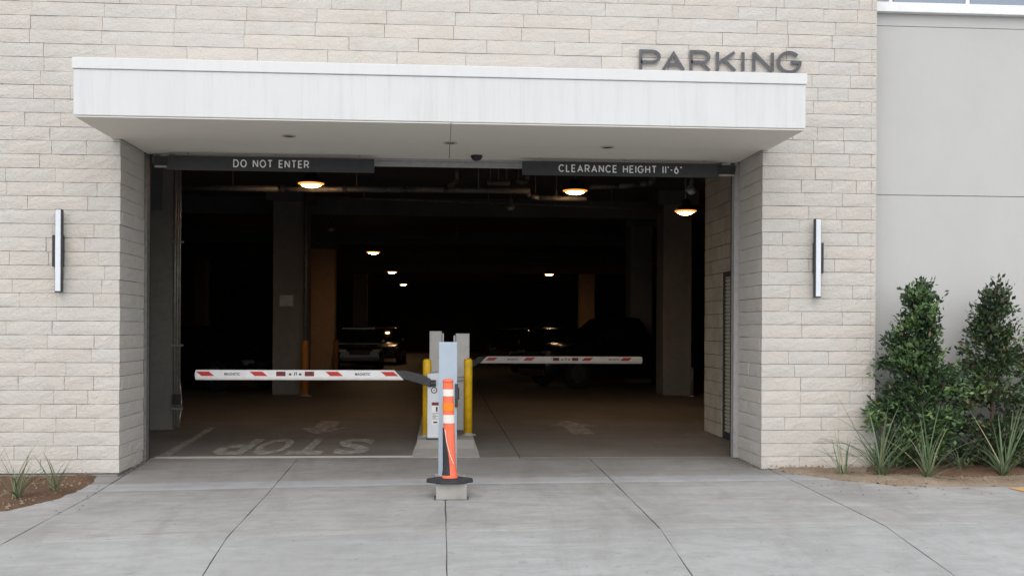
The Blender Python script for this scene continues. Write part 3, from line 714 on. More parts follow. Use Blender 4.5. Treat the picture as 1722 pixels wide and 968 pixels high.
for i, (px, lab) in enumerate(((294.5, 'thin galvanised conduit down the brown wall end, nearer the jamb'), (297.5, 'thin galvanised conduit down the brown wall end, the middle of three'), (300, 'thin galvanised conduit with a bend at the foot of the brown wall end'))):
    x = -4.10 + i * .045; y = 4.58 - i * .01
    t = thing('conduit', (x, y, 0), lab, 'conduit', 'conduits on the brown wall end')
    pts = [(x, y, .03), (x, y, 4.9)] if i < 2 else [(x - .02, y, .03), (x + .02, y, .35), (x + .02, y, .5), (x - .01, y, .8), (x - .01, y, 4.9)]
    MB().tube(pts, .014, 8).build('tube', M['gal'], t, smooth=True)
    for z in (.32, 1.3, 2.9): MB().box(x - .045, x + .045, y - .02, y + .02, z, z + .03).build('clamp', M['gal'], t)
    MB().box(x - .02, x + .02, y - .03, y + .01, .40, .56).build('fitting', M['darksteel'], t)

# ------------------------------------------------------------------ columns
def column(a, b, d, label, dep=.8, sign=False, mat='column'):
    x0, x1 = XA(a, d), XA(b, d); y = d + CAM_Y
    t = thing('concrete_column', ((x0 + x1) / 2, y, 0), label, 'column', 'columns inside the garage')
    MB().box(x0, x1, y, y + dep, 0, 4.95).build('shaft', M[mat], t, bevel=.02)
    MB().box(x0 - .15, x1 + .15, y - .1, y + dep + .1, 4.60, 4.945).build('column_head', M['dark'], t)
    if sign:
        sx = (XA(470, d), XA(493, d)); MB().box(sx[0], sx[1], y - .02, y - .002, ZA(481, 515, d), ZA(481, 496, d)).build('plate', M['gal'], t, bevel=.004)
column(458, 515, 24.6, 'wide concrete column with a small plate, first on the exit side', sign=True)
column(522, 562, 39.5, 'amber-lit concrete column behind the first one on the exit side', mat='amber_glow')
column(593, 617, 57, 'faint distant concrete column left of the island')
column(1115, 1163, 24.4, 'dark concrete column nearest the block wall')
column(1060, 1097, 30.0, 'dark concrete column behind the black pickup truck')
column(975, 1000, 54, 'amber-lit far concrete column right of the island', mat='amber_glow')
column(325, 345, 45, 'faint far concrete column behind the tip of the nearer barrier arm')

def bollard(px, wpx, d, top, mat, label, group, z0=0.):
    x = XA(px, d); y = d + CAM_Y; r = wpx / 2 * d / F_PX; zt = ZA(px, top, d)
    t = thing('bollard', (x, y, z0), label, 'bollard', group)
    MB().lathe([(r, 0), (r, zt - z0 - r * .9), (r * .94, zt - z0 - r * .5), (r * .75, zt - z0 - r * .18), (r * .4, zt - z0 - .01), (.01, zt - z0)], (x, y, z0), 24).build('post', mat, t, smooth=True)
    MB().lathe([(r * 1.9, 0), (r * 1.9, .008), (r * 1.05, .014), (r * 1.03, .03), (r * 1.0, .03)], (x, y, z0 + .001), 24).build('collar', M['island'], t, smooth=True)
IZ = .12
bollard(718.5, 14.5, 14.0, 602.5, M['yellow'], 'yellow steel bollard left of the barrier cabinet', 'yellow bollards on the island', IZ)
bollard(787.5, 14.5, 14.2, 601.5, M['yellow'], 'yellow steel bollard right of the grey pedestals', 'yellow bollards on the island', IZ)
bollard(513, 12.5, 24.2, 571, M['amber'], 'dull orange bollard in front of the plate column', 'orange bollards by the columns')
bollard(565, 9, 31, 571, M['amber'], 'dull orange bollard beside the amber-lit column', 'orange bollards by the columns')
bollard(1164, 6, 24.0, 618, M['pipe'], 'thin grey pipe bollard beside the column nearest the block wall', 'pipe bollards')

# ------------------------------------------------------------------ ceiling services
def run(name, pts, r, label, cat, mat='pipe', coup=()):
    t = thing(name, pts[0], label, cat); MB().tube(pts, r, 10).build('tube', M[mat], t, smooth=True)
    for (p, q) in coup: MB().cyl(p, q, r * 1.35, n=10).build('coupling', M['darksteel'], t)
    v = Vector(pts[0]); w = Vector(pts[-1])
    for q in (.15, .5, .85):
        h = v.lerp(w, q)
        if abs(v.z - w.z) < .2: MB().cyl((h.x, h.y, h.z), (h.x, h.y, 4.96), .012, n=6).build('hanger', M['pipe'], t)
def pp(px, py, d): return (XA(px, d), d + CAM_Y, ZA(px, py, d))
run('drain_pipe', [pp(300, 315, 19.5), pp(470, 317.5, 19.5), pp(700, 319, 19.5), pp(890, 321, 19.5)], .055, 'long grey drain pipe under the ceiling across the exit lane', 'pipe', coup=[(pp(x, y, 19.5), pp(x + 7, y, 19.5)) for x, y in ((470, 317), (575, 318), (675, 319), (745, 320))])
run('drain_pipe', [pp(767, 284, 19.9), pp(767, 302, 19.9), pp(762, 309, 19.9), pp(752, 314, 19.9)], .045, 'short bent drop pipe joining the long drain pipe', 'pipe')
run('drain_pipe', [pp(818, 308, 19.9), pp(856, 308, 19.9)], .05, 'short grey pipe length above the long drain pipe', 'pipe')
run('drain_pipe', [pp(884, 322, 20.4), pp(890, 330, 20.4), pp(905, 333, 20.4), pp(985, 334, 20.4)], .05, 'grey pipe with a bend hanging left of the second lamp', 'pipe')
run('drain_pipe', [pp(990, 314, 20.6), pp(1040, 313, 20.6), pp(1075, 310, 20.6), pp(1090, 309, 20.6), pp(1098, 303, 20.6), pp(1098, 290, 20.6)], .055, 'grey pipe with an upturned elbow below the clearance sign', 'pipe')
run('drain_pipe', [pp(868, 304, 21.), pp(880, 308, 21), pp(886, 303, 21), pp(886, 290, 21)], .05, 'pipe elbow below the end of the clearance sign', 'pipe')
run('sprinkler_pipe', [pp(520, 331, 24), pp(860, 342, 24), pp(1115, 353, 24)], .028, 'thin sprinkler pipe crossing under the ceiling behind the lamps', 'pipe')
run('sprinkler_pipe', [pp(668, 399, 34), pp(760, 399, 34), pp(767, 398, 34), pp(767, 372, 34), pp(715, 378, 34)], .03, 'bent sprinkler pipe above the middle of the island', 'pipe')
run('sprinkler_pipe', [pp(600, 445, 46), pp(1000, 449, 46)], .035, 'far thin pipe running across above the distant lamps', 'pipe')
run('conduit', [pp(514, 325, 24.3), pp(514, 570, 24.3)], .05, 'vertical grey conduit beside the plate column', 'conduit')

LAMP = None
def lamp(px, py, d, lit=True, label='', size=1., stem=True, zc=4.95):
    x, y, z = pp(px, py, d)
    t = thing('pendant_lamp' if lit else 'unlit_pendant', (x, y, z), label, 'pendant lamp', 'pendant lamps in the garage' if lit else 'unlit pendant fixtures')
    s = size
    MB().lathe([(.235 * s, .005), (.24 * s, .025), (.20 * s, .075), (.11 * s, .11), (.095 * s, .20), (.05 * s, .22), (.01, .225)], (0, 0, 0), 24).build('housing', M['bronze' if lit else 'gal'], t, world=False, smooth=True)
    if lit:
        MB().lathe([(.178 * s, -.026), (.14 * s, -.047), (.07 * s, -.066), (.01, -.070)], (0, 0, 0), 24).build('lens', M['lens'], t, world=False, smooth=True)
        MB().lathe([(.236 * s, .006), (.240 * s, -.002), (.215 * s, -.014), (.182 * s, -.030), (.176 * s, -.022)], (0, 0, 0), 24).build('bloom_ring', M['rim'], t, world=False, smooth=True)  # added glowing ring that stands in for the orange bloom
    else:
        MB().lathe([(.20 * s, .004), (.16 * s, -.03), (.08 * s, -.05), (.01, -.055)], (0, 0, 0), 20).build('lens', M['sconce_l'], t, world=False, smooth=True)
    MB().cyl((0, 0, .2), (0, 0, zc - z), .012, n=6).build('stem', M['pipe'], t, world=False)
lamp(522, 309, 19.0, label='lit amber pendant lamp just below the DO NOT ENTER sign')
lamp(966, 321, 19.8, label='lit amber pendant lamp just below the clearance sign')
lamp(1152, 355, 18.6, size=.84, label='lit amber pendant lamp hanging lower beside the block wall')
lamp(627, 424, 36.2, label='small lit pendant lamp beside the amber-lit column')
lamp(659, 457, 49.0, label='small lit pendant lamp between two others deep in the garage')
lamp(678, 478, 62.0, label='tiniest lit pendant lamp, deepest in the garage')
lamp(923, 461, 50.0, label='small lit pendant lamp left of the amber-lit far column')
lamp(556, 386, 30, False, 'small unlit pendant on a long rod by the first column', .55)
lamp(858, 350, 24, False, 'unlit pendant on a long rod under the end of the drain pipe', .5)
lamp(1162, 322, 17.5, False, 'pale unlit fixture hanging above the lamp by the block wall', .40)

# ------------------------------------------------------------------ island and its equipment
isl = thing('traffic_island', (.09, 5, 0), kind='structure')
ix0, ix1 = -.30, .47
c = MB(); prof = [(1.10, .004), (1.75, .035), (1.95, IZ - .02), (2.02, IZ), (9.6, IZ)]
vs = []; fs = []
for y, z in prof:
    fl_ = .05 if y < 1.8 else 0
    vs += [(ix0 - fl_, y, -.01), (ix0 - fl_ * .6, y, max(z - .015, .003)), (ix0 + .02, y, z), (ix1 - .02, y, z), (ix1 + fl_ * .6, y, max(z - .015, .003)), (ix1 + fl_, y, -.01)]
for j in range(len(prof) - 1):
    for i in range(5): fs.append((j * 6 + i, j * 6 + i + 1, (j + 1) * 6 + i + 1, (j + 1) * 6 + i))
fs += [tuple(range(6)), tuple(range(24, 30))]
c.add(vs, fs).build('island_kerb', M['island'], isl)

def barrier(flip, xh, y, z0, zarm, L, a0, label, front):
    """barrier gate: flip=-1 arm reaches to -x, +1 to +x. xh = hub x, y = arm face"""
    s = flip
    t = thing('barrier_gate', (xh, y + .2, z0), label, 'barrier', 'parking barriers at the lanes')
    cx = xh - s * .142
    MB().prism([(cx - .165, z0 + .02), (cx + .165, z0 + .02), (cx + .165, z0 + .87 + (.035 if s < 0 else 0)), (cx - .165, z0 + .87 + (.035 if s > 0 else 0))], y + .02, y + .36).build('cabinet', M['cabinet'], t, bevel=.012)
    MB().box(cx - .172, cx + .172, y + .012, y + .37, z0, z0 + .02).build('base_plate', M['darksteel'], t)
    MB().prism([(cx - .168, z0 + .79), (cx + .168, z0 + .79), (cx + .168, z0 + .875 + (.035 if s < 0 else 0)), (cx - .168, z0 + .875 + (.035 if s > 0 else 0))], y + .016, y + .364).build('lid', M['cabinet'], t, bevel=.012)
    # flange: dark curved bracket from the hub to the arm root
    P = lambda u, w: (xh + s * u, w)
    h = .066
    poly = [P(-.02, zarm - .165), P(-.02, zarm - .05), P(.10, zarm + .01), P(a0 - .03, zarm + h - .006), P(a0 + .13, zarm + h - .004), P(a0 + .13, zarm - h + .03), P(a0 - .01, zarm - h + .01), P(.10, zarm - .12)]
    if s < 0: poly = poly[::-1]
    MB().prism(poly, y - .01, y + .05).build('flange', M['darksteel'], t, bevel=.006)
    MB().cyl((xh - s * .02, y + .02, zarm - .11), (xh - s * .09, y + .02, zarm - .11), .045, n=16).build('hub', M['darksteel'], t)
    a1 = a0 + L
    poly = [P(a0 + .13, zarm + h), P(a1, zarm + h), P(a1 + .012, zarm), P(a1, zarm - h), P(a0, zarm - h)]
    if s < 0: poly = poly[::-1]
    yf = y - .022
    ao = MB().prism(poly, yf, y + .045).build('arm', M['arm'], t, bevel=.012)
    lo = poly and [P(a0 + .02, zarm - h + .012), P(a1 - .004, zarm - h + .012), P(a1 - .004, zarm - h + .038), P(a0 + .05, zarm - h + .038)]
    MB().prism(lo if s > 0 else lo[::-1], yf - .004, yf + .001).build('edge_strip', M['band'], ao)
    for q in (.047, .30, .662, .93) if s < 0 else (.07, .30, .66, .90):
        u = a1 - L * (q if s < 0 else 1 - q); w2 = .082; k_ = .034
        u = min(a1 - .125, u)
        pl = [P(u - w2 + k_, zarm + .045), P(u + w2 + k_, zarm + .045), P(u + w2 - k_, zarm - .012), P(u - w2 - k_, zarm - .012)]
        MB().prism(pl if s > 0 else pl[::-1], yf - .003, yf + .001).build('stripe', M['red'], ao)
    for q in (.175, .80):
        xa = (xh + s * (a1 - L * q)) - .10; put_text('lettering', 'MAGNETIC', M['ink'], ao, xa, yf - .0012, zarm - .005, .20, .036, .002, .01)
    xm = xh + s * (a1 - L * .475)
    MB().box(xm - .115, xm + .115, yf - .003, yf + .001, zarm - .014, zarm + .046).build('warning_label', M['label'], ao)
    for q in (-.185, .185): MB().box(xm + q - .06, xm + q + .06, yf - .003, yf + .001, zarm - .014, zarm + .046).build('reflector', M['darkred'], ao)
    ink = MB(); ink.box(xm - .08, xm - .05, yf - .005, yf - .002, zarm - .003, zarm + .022); ink.box(xm + .05, xm + .08, yf - .005, yf - .002, zarm - .003, zarm + .022)
    ink.prism([(xm - .018, zarm - .008), (xm - .008, zarm - .008), (xm + .004, zarm + .04), (xm - .006, zarm + .04)], yf - .005, yf - .002); ink.box(xm + .012, xm + .021, yf - .005, yf - .002, zarm, zarm + .04)
    ink.build('pictogram', M['ink'], ao)
    if front:
        yc = y + .02
        MB().lathe([(.030, 0), (.041, 0), (.041, .006), (.030, .006)], (0, 0, 0), 28).mesh('logo_ring')
        m = MB().lathe([(.029, 0), (.042, 0), (.042, .004), (.029, .004), (.029, 0)], (0, 0, 0), 28).mesh('badge_ring'); m.transform(Matrix.Translation((cx - .075, yc, zarm - .20)) @ Matrix.Rotation(R(90), 4, 'X')); link_mesh('badge_ring', m, M['ink'], t)
        m = MB().lathe([(.002, 0), (.011, 0), (.011, .003), (.002, .003)], (0, 0, 0), 16).mesh('badge_dot'); m.transform(Matrix.Translation((cx - .075, yc, zarm - .20)) @ Matrix.Rotation(R(90), 4, 'X')); link_mesh('badge_dot', m, M['ink'], t)
        m = MB().lathe([(.002, 0), (.029, 0), (.029, .001), (.002, .001)], (0, 0, 0), 24).mesh('badge_disc'); m.transform(Matrix.Translation((cx - .075, yc, zarm - .20)) @ Matrix.Rotation(R(90), 4, 'X')); link_mesh('badge_disc', m, M['label'], t)
        lx0, lx1 = cx - .105, cx - .010; zt = zarm - .36
        lb = MB().box(lx0, lx1, yc - .002, yc + .001, zt - .29, zt).build('instruction_label', M['label'], t)
        MB().box(lx0, lx1, yc - .004, yc - .0015, zt - .042, zt).build('warning_band', M['darkred'], lb)
        MB().box(lx1 - .040, lx1 - .018, yc - .004, yc - .0015, zt - .125, zt - .06).build('pictogram', M['ink'], lb)
        k_ = MB(); [k_.box(lx0 + .008, lx1 - .008 - .03 * (i % 2), yc - .004, yc - .0015, zt - .15 - i * .018, zt - .144 - i * .018) for i in range(5)]; k_.box(lx0 + .02, lx1 - .02, yc - .004, yc - .0015, zt - .275, zt - .255); k_.build('small_print', M['ink'], lb)
D1, D2 = 13.6, 19.6
barrier(-1, XA(722, D1), D1 + CAM_Y, IZ, ZA(505, 630.3, D1 - .03), XA(680, D1) - XA(329.5, D1), .33, 'grey barrier cabinet with a lowered white arm across the exit lane', True)
barrier(1, XA(790, D2), D2 + CAM_Y, IZ, ZA(950, 605, D2), XA(1080, D2) - XA(808, D2), .20, 'further barrier with a lowered white arm across the entry lane', False)
def kiosk(x0, x1, d, top, zb, label, lip):
    y = d + CAM_Y; a, b = XA(x0, d), XA(x1, d); zt = ZA((x0 + x1) / 2, top, d)
    t = thing('ticket_terminal', ((a + b) / 2, y + .15, zb), label, 'ticket terminal', 'ticket terminals on the island')
    zs = zb + .78
    MB().box(a, b, y, y + .34, zs, zt).build('upper_case', M['kiosk'], t, bevel=.006)
    MB().box(a + .012, b - .012, y - .003, y + .004, zs + .03, zt - .015).build('front_panel', M['kiosk'], t, bevel=.0015)
    MB().box(b - .05, b - .03, y - .007, y - .002, zs + .25, zs + .29).build('lock', M['gal'], t, bevel=.002)
    MB().box(a + .025, b - .025, y + .03, y + .32, zb + .01, zs - .001).build('pedestal', M['kiosk'], t, bevel=.006)
    MB().box(a - .005, b + .005, y - .004, y + .34, zs - .06, zs - .004).build('collar', M['gal'], t, bevel=.003)
    e = b if lip > 0 else a - .035
    MB().box(e + .006, e + .030, y + .06, y + .36, zs + .1, zt - .03).build('door_flange', M['white'], t, bevel=.003)
    MB().box(a, b, y + .0, y + .34, zb, zb + .01).build('base_plate', M['darksteel'], t)
kiosk(722.5, 743, 14.9, 556.5, IZ, 'tall grey ticket terminal behind the near barrier cabinet', 1)
kiosk(766.5, 789.5, 14.75, 560.5, IZ, 'tall grey ticket terminal beside the right yellow bollard', -1)

# grey reader post on its concrete block, and the damaged delineator standing on the block
yb = 9.9 + CAM_Y; bx0, bx1 = XA(734.5, 9.9), XA(786.5, 9.9); zg = gz(.1, yb) ; zk = zg + .155
blk = thing('concrete_block', ((bx0 + bx1) / 2, yb + .3, zg), 'pale concrete plinth block under the grey post and traffic delineator', 'plinth')
MB().box(bx0, bx1, yb, yb + .62, zg - .06, zk).build('plinth', M['island'], blk, bevel=.012)
MB().box(bx0 - .02, bx1 + .02, yb - .02, yb + .64, zg - .05, zg + .003).build('grout', M['joint'], blk)
dp = 10.28; px0, px1 = XA(738.3, dp), XA(769.2, dp); zt = ZA(753, 575, dp); yp = dp + CAM_Y
rp = thing('reader_post', ((px0 + px1) / 2, yp + .08, zk), 'tall pale blue-grey steel card reader post on the concrete plinth', 'post')
MB().box(px0, px1, yp, yp + .16, zk + .012, zt).build('post', M['postpaint'], rp, bevel=.007)
MB().box(px0 - .03, px1 + .03, yp - .03, yp + .19, zk, zk + .012).build('base_plate', M['steel'], rp)
for s in ((px0 - .018, yp - .018), (px1 + .018, yp - .018)): MB().cyl((s[0], s[1], zk + .012), (s[0], s[1], zk + .03), .01, n=6).build('bolt', M['gal'], rp)
MB().box(px1, px1 + .022, yp + .02, yp + .13, ZA(768, 672, dp), ZA(768, 652, dp)).build('card_reader', M['rubber'], rp, bevel=.004)
MB().box(px1 - .022, px1 + .010, yp - .012, yp + .05, ZA(768, 684, dp), ZA(768, 645, dp)).build('reader_bracket', M['darksteel'], rp, bevel=.003)
dd = 10.02; xd = XA(757.5, dd); yd = dd + CAM_Y
dl = thing('delineator_post', (xd, yd, zk), 'dented orange traffic delineator with white bands on a black rubber base', 'delineator')
n = 8; c = MB(); rb = .245
ring = lambda r, z: [(xd + r * math.cos(R(22.5 + 45 * i)) * 1.0, yd + r * math.sin(R(22.5 + 45 * i)) * .82, zk + z) for i in range(n)]
vs = ring(rb, .004) + ring(rb, .022) + ring(rb * .78, .034) + ring(.075, .042)
fs = [(k * n + i, k * n + (i + 1) % n, (k + 1) * n + (i + 1) % n, (k + 1) * n + i) for k in range(3) for i in range(n)] + [tuple(reversed(range(n))), tuple(range(3 * n, 4 * n))]
bo = c.add(vs, fs).build('rubber_base', M['rubber'], dl, bevel=.004)
for sx in (-1, 1):
    MB().box(xd + sx * .15 - .035, xd + sx * .15 + .035, yd - .085, yd - .065, zk + .03, zk + .044).build('handle_slot', M['ink'], bo)
H0 = zk + .042; H = ZA(754, 641.5, dd) - H0
lean = -.022
def tube_part(name, za, zb_, mat, grow=0., parent=dl):
    rr = lambda z: (.064 - .014 * z / H + (.016 * max(0, 1 - z / .06)) + grow)
    N = 20; st = 8; vs = []; fs = []
    for j in range(st + 1):
        z = za + (zb_ - za) * j / st; dent = .010 * math.exp(-((z - .30) / .22) ** 2)
        for i in range(N):
            a = 2 * math.pi * i / N; r = rr(z) - dent * max(0, math.cos(a - R(215)))
            vs.append((xd + lean * z / H + r * math.cos(a), yd + .82 * r * math.sin(a), H0 + z))
    for j in range(st):
        for i in range(N): fs.append((j * N + i, j * N + (i + 1) % N, (j + 1) * N + (i + 1) % N, (j + 1) * N + i))
    fs += [tuple(reversed(range(N))), tuple(range(st * N, st * N + N))]
    return MB().add(vs, fs).build(name, mat, parent, smooth=False)
zz = lambda py: ZA(757, py, dd - .05) - H0
po = smooth_angle(tube_part('post', 0, H, M['orange'])); 
for nm, a, b, mt in (('reflective_band', 666, 654.5, 'band'), ('orange_tape', 690.5, 677.5, 'brightorange'), ('reflective_band', 711.5, 697.5, 'band')):
    smooth_angle(tube_part(nm, zz(a), zz(b), M[mt], .003))
# torn strip at the lower left of the tube: dark inside showing, with a pale torn edge
c = MB(); e = MB(); zz0, zz1 = zz(799), zz(719)
for j in range(9):
    z = zz0 + (zz1 - zz0) * j / 8; r = .064 - .014 * z / H + .016 * max(0, 1 - z / .06) + .004; t_ = j / 8
    cx_ = xd + lean * z / H
    for i in range(4):
        a = R(180 + (92 - 62 * t_ ** 2.0) * i / 3); c.v.append((cx_ + r * math.cos(a), yd + .82 * r * math.sin(a), H0 + z))
for j in range(8):
    for i in range(3): c.f.append((j * 4 + i, j * 4 + i + 1, (j + 1) * 4 + i + 1, (j + 1) * 4 + i)); c.mi.append(0)
tr = c.build('tear', M['rubber'], dl)
r_ = .067
MB().tube([(xd - .050, yd - .030, H0 + zz(722)), (xd - .030, yd - .052, H0 + zz(745)), (xd + .005, yd - .064, H0 + zz(766)), (xd + .035, yd - .060, H0 + zz(779))], .0035, 6).build('torn_edge', M['band'], dl)
MB().lathe([(.048, 0), (.052, .004), (.052, .02), (.03, .034), (.01, .036)], (xd + lean, yd, H0 + H - .004), 20).build('top_cap', M['orange'], dl, smooth=True)

# ------------------------------------------------------------------ parked cars (local +x is the nose)
def make_car(name, label, cat, body, L=4.6, Wd=1.84, H_=1.5, hood=.95, kind='suv'):
    t = thing(name, (0, 0, 0), label, cat, 'vehicles parked in the garage')
    def loft(st, mat, nm, par):
        vs = []; fs = []; m = len(st[0])
        for sec in st: vs += sec
        for j in range(len(st) - 1):
            for i in range(m): fs.append((j * m + i, j * m + (i + 1) % m, (j + 1) * m + (i + 1) % m, (j + 1) * m + i))
        fs += [tuple(reversed(range(m))), tuple(range((len(st) - 1) * m, len(st) * m))]
        return smooth_angle(MB().add(vs, fs).build(nm, mat, par, world=False), 38)
    def sec(x, w, z0, z1, tuck=.90):
        h = z1 - z0
        half = [(w * .90, z0), (w, z0 + h * .2), (w * 1.0, z0 + h * .62), (w * .965, z0 + h * .86), (w * tuck, z1)]
        return [(x, y, z) for y, z in half] + [(x, -y, z) for y, z in reversed(half)]
    w = Wd / 2; l = L / 2; b = hood
    loft([sec(-l, w * .86, .42, b * .86), sec(-l + .12, w * .95, .30, b * .98), sec(-l + .8, w, .24, b + .02), sec(0, w, .22, b), sec(l - 1.5, w, .24, b - .01), sec(l - .8, w * .98, .25, b - .05), sec(l - .22, w * .92, .28, b - .16), sec(l, w * .78, .36, b - .30)], body, 'body', t)
    rear = -l + (.25 if kind != 'truck' else 1.9)
    loft([sec(rear, w * .86, b - .03, b + .01, .9), sec(rear + .35, w * .88, b - .03, H_ - .05, .78), sec(-.2, w * .89, b - .03, H_ - .02, .78), sec(.35, w * .89, b - .03, H_ - .06, .78), sec(1.15, w * .88, b - .05, b + .0, .9)], M['glass'], 'window', t)
    loft([sec(rear + .30, w * .66, H_ - .07, H_ - .02), sec(rear + .55, w * .72, H_ - .06, H_ + .01), sec(-.2, w * .74, H_ - .05, H_ + .02), sec(.36, w * .68, H_ - .08, H_ - .03)], body, 'roof', t)
    for sx in (-l + .85, l - .92):
        for sy in (-1, 1):
            r = .34 if kind == 'car' else .39
            wh = thing('wheel', (sx, sy * (w - .10), r)); wh.parent = t
            m = MB().lathe([(r * .62, -.11), (r * .93, -.11), (r, -.07), (r, .07), (r * .93, .11), (r * .62, .11)], (0, 0, 0), 24).mesh('tyre'); m.transform(Matrix.Rotation(R(90), 4, 'X')); link_mesh('tyre', m, M['tyre'], wh, world=False, smooth=False)
            m = MB().lathe([(.02, -.118), (r * .25, -.118), (r * .6, -.114), (r * .63, -.114), (r * .63, .114), (.02, .118)], (0, 0, 0), 12).mesh('rim'); m.transform(Matrix.Rotation(R(90), 4, 'X')); link_mesh('rim', m, M['alloy'], wh, world=False)
    for sy in (-1, 1):
        y = sy * w * .66
        MB().box(l - .20, l - .02, y - .16, y + .16, b - .34, b - .21).build('headlight', M['lampglass'], t, world=False, bevel=.03)
        MB().box(-l - .012, -l + .15, y - .12, y + .12, b - .30, b - .08).build('tail_light', M['tail'], t, world=False, bevel=.02)
        MB().box(.72, .9, sy * (w + .03) - .08, sy * (w + .03) + .08, b + .02, b + .16).build('mirror', body, t, world=False, bevel=.03)
    MB().box(l - .10, l + .012, -w * .42, w * .42, b - .42, b - .25).build('grille', M['rubber'], t, world=False, bevel=.02)
    MB().box(l - .12, l + .03, -w * .74, w * .74, .34, .50).build('bumper', M['darksteel'], t, world=False, bevel=.03)
    return t
def place(t, px, d, rz): t.location = (XA(px, d), d + CAM_Y, 0); t.rotation_euler = (0, 0, R(rz)); return t
truck = place(make_car('parked_truck', 'large black pickup truck parked behind the end of the entry lane arm', 'truck', M['carblack'], 5.4, 1.96, 1.92, 1.22, 'truck'), 1030, 29.0, 205)
suv = make_car('parked_car', 'black car whose headlight glints just left of the black pickup', 'car', M['carblack'], 4.6, 1.86, 1.62, 1.0)
place(suv, 925, 38.0, -115)
for lab, m, px, d, rz in (('grey car far beyond the entry lane arm, left of the glinting black car', M['cargrey'], 862, 46., -100), ('black car beside the amber-lit column with a bright headlight glint', M['carblack'], 602, 41., -84),
                          ('dark red car between the far column and the island', M['carred'], 644, 47., -92), ('black car at far left behind the tip of the exit arm', M['carblack'], 345, 27.5, -35)):
    c_ = copy_tree(suv); c_['label'] = lab; place(c_, px, d, rz)
    for ch in c_.children:
        if ch.name.split('.')[0] in ('body', 'roof', 'mirror'):
            ch.data = ch.data.copy(); ch.data.materials[0] = m

# ------------------------------------------------------------------ planting
def leaf_crown(n, env, mat, parent, size, seed, sparse=0.):
    """a crown of many small folded leaves: boughs scattered through the outline, leaf sprays round each bough"""
    rg = np.random.default_rng(seed); V = []; Fc = []; T = []
    H_, z0 = env['h'], env['z0']; nb = 95; per = n // 9 // nb
    for k in range(nb):
        t = (k + rg.random()) / nb; t = t ** 1.12; a = rg.random() * 6.283; rim = env['r'](t, a)
        rad = rim * (1 - .62 * rg.random() ** 1.7) if rg.random() < .85 else rim * 1.08
        if sparse and rg.random() < sparse * (1 if .2 < t < .75 else .2): continue
        bc = np.array([rad * math.cos(a) + env['lean'] * t, rad * math.sin(a) * .85, z0 + H_ * t])
        bs = (.085 if t < .7 else .05) * rg.uniform(.7, 1.3); btone = rg.normal(.36, .16); bsz = size * rg.uniform(.8, 1.15)
        for _ in range(int(per * rg.uniform(.55, 1.45) * (1 if t < .8 else .6))):
            c = bc + rg.normal(0, 1, 3) * bs * np.array([1, .9, .8])
            out = c - np.array([env['lean'] * t, 0, c[2] - .05]); out[2] += .05 + .1 * rg.random(); out /= np.linalg.norm(out) + 1e-6
            tone = btone + rg.normal(0, .1); new = rg.random() < .13
            for q in range(9):
                p = c + out * (q / 9 - .3) * bsz * 2.4 + rg.normal(0, bsz * .32, 3)
                d = out + rg.normal(0, .65, 3); d /= np.linalg.norm(d); s = np.cross(d, rg.normal(0, 1, 3)); s /= np.linalg.norm(s); nn = np.cross(d, s)
                L = bsz * rg.uniform(.6, 1.35); w = L * rg.uniform(.22, .32); b = len(V)
                V += [p, p + d * L * .5 + s * w + nn * w * .35, p + d * L, p + d * L * .5 - s * w + nn * w * .35, p + d * L * .5]
                Fc += [(b, b + 1, b + 2, b + 4), (b, b + 4, b + 2, b + 3)]
                v = float(np.clip(tone + rg.normal(0, .1) + (.45 if new and q > 4 else 0), .02, .96)); v = 1. if rg.random() < .02 else v; T += [v] * 5
    me = bpy.data.meshes.new('crown'); me.from_pydata([tuple(v) for v in V], [], Fc)
    at = me.attributes.new('tint', 'FLOAT', 'POINT'); at.data.foreach_set('value', T)
    return link_mesh('crown', me, mat, parent, world=False)
def shrub(px, d, top, base_r, label, mat, seed, n, sparse=0., lean=0.):
    x, y = XA(px, d), d + CAM_Y; z0 = gz(x, y) + .03; h = ZA(px, top, d) - z0
    t = thing('shrub', (x, y, z0), label, 'shrub', 'tall shrubs against the grey wall')
    rn = random.Random(seed); ph = [rn.random() * 6 for _ in range(4)]
    def rr(tt, a):
        core = base_r * float(np.interp(tt, (0, .1, .35, .5, .68, .86, 1), (.84, 1, .95, .70, .58, .40, .12)))
        return max(.03, min(1.06 * base_r, core) * min(1.1, .84 + .20 * math.sin(a * 2 + ph[0] + tt * 5) + .20 * math.sin(a * 3 + ph[1] - tt * 17) + .20 * math.sin(tt * 27 + ph[2] + a * 2)))
    leaf_crown(n, dict(h=h * .95, z0=.08, r=rr, lean=lean), mat, t, .060, seed, sparse)
    tk = MB(); tk.cyl((0, 0, -.1), (lean * .5, 0, h * .45), .028, .018, 8); tk.cyl((lean * .5, 0, h * .45), (lean, 0, h * .92), .018, .006, 6)
    for i in range(26):
        z = h * rn.uniform(.06, .85); a = rn.random() * 6.28; L = rr(z / h, a) * .85
        b = (lean * z / h, 0, z); m_ = (b[0] + L * .5 * math.cos(a), L * .45 * math.sin(a), z + L * .25); e = (b[0] + L * math.cos(a), L * .85 * math.sin(a), z + L * .55)
        tk.cyl(b, m_, .010, .007, 5); tk.cyl(m_, e, .007, .003, 5)
    tk.build('trunk', M['bark'], t, world=False)
shrub(1546, 11.3, 482, .40, 'dense dark green shrub nearest the stone pier', M['leafs'], 3, 15500)
shrub(1668, 11.35, 492, .41, 'thinner tapering shrub with bare brown twigs at the frame edge', M['leafd'], 11, 14500, .22, .03)
shrub(1790, 11.35, 520, .5, 'shrub continuing the row at the right edge', M['leafs'], 15, 6000)
blades = []
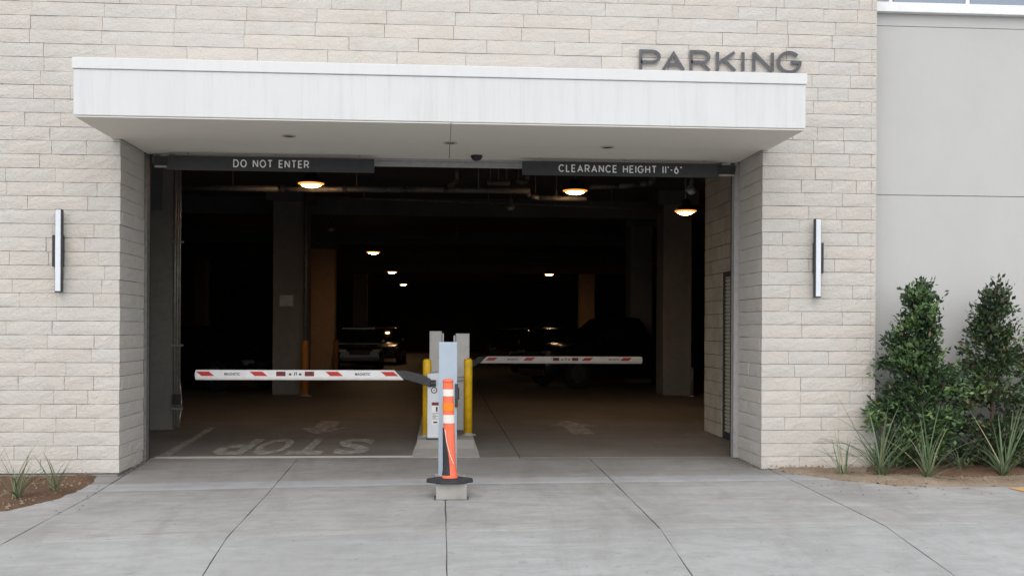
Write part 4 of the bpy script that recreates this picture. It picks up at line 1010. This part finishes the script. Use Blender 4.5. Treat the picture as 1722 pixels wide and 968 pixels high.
for v in range(6):
    L = 1.; bend = (.07, .16, .28, .42, .20, .60)[v]; w = .0095; vs = []; fs = []; N = 7
    for j in range(N + 1):
        t = j / N; x = bend * t * t; z = t * (1 - .35 * bend * t); ww = w * (1 - t ** 2.2) + .0008
        vs += [(x, -ww, z), (x + .35 * ww, 0, z - .002), (x, ww, z)]
    for j in range(N):
        for i in range(2): fs.append((j * 3 + i, j * 3 + i + 1, j * 3 + i + 4, j * 3 + i + 3))
    me = bpy.data.meshes.new('leaf'); me.from_pydata(vs, [], fs); me.polygons.foreach_set('use_smooth', [True] * len(fs)); me.materials.append(M['blade']); blades.append(me)
def yucca(px, py, d, n, L, label, spread=58, wide=1.1):
    x, y = XA(px, d), d + CAM_Y; z = gz(x, y) + .03
    t = thing('yucca_plant', (x, y, z), label, 'plant', 'yucca plants in the beds')
    for i in range(n):
        o = bpy.data.objects.new('leaf', random.choice(blades)); COL.objects.link(o); o.parent = t
        til = R(abs(random.gauss(0, 1)) * spread * .45 + 6); az = random.random() * 6.283; l = L * random.uniform(.6, 1.12)
        o.rotation_euler = (0, min(til, R(72)), az); o.scale = (l, l * wide, l); o.location = (random.uniform(-.035, .035), random.uniform(-.035, .035), -.01)
yucca(1483, 812, 10.85, 36, .92, 'full yucca clump in front of the stone pier end')
yucca(1562, 818, 10.65, 32, .82, 'yucca clump standing furthest forward in the right bed')
yucca(1690, 812, 10.75, 36, .95, 'yucca clump with upright leaves below the thinner shrub')
yucca(1615, 800, 11.05, 18, .66, 'sparse yucca with one straight stem between two fuller clumps')
yucca(1418, 808, 10.95, 20, .58, 'small straw-tinted yucca sprawling below the stone pier', 85)
yucca(1503, 798, 11.2, 18, .70, 'yucca tucked behind the full clump by the pier end')
yucca(28, 838, 10.35, 22, .60, 'larger green yucca in the red soil bed', 50, 1.7)
yucca(92, 818, 10.75, 9, .50, 'small yucca with few leaves beside the driveway edge', 42, 1.7)
yucca(-22, 815, 10.9, 14, .5, 'yucca cut by the frame at the far edge of the red soil bed', 50, 1.6)
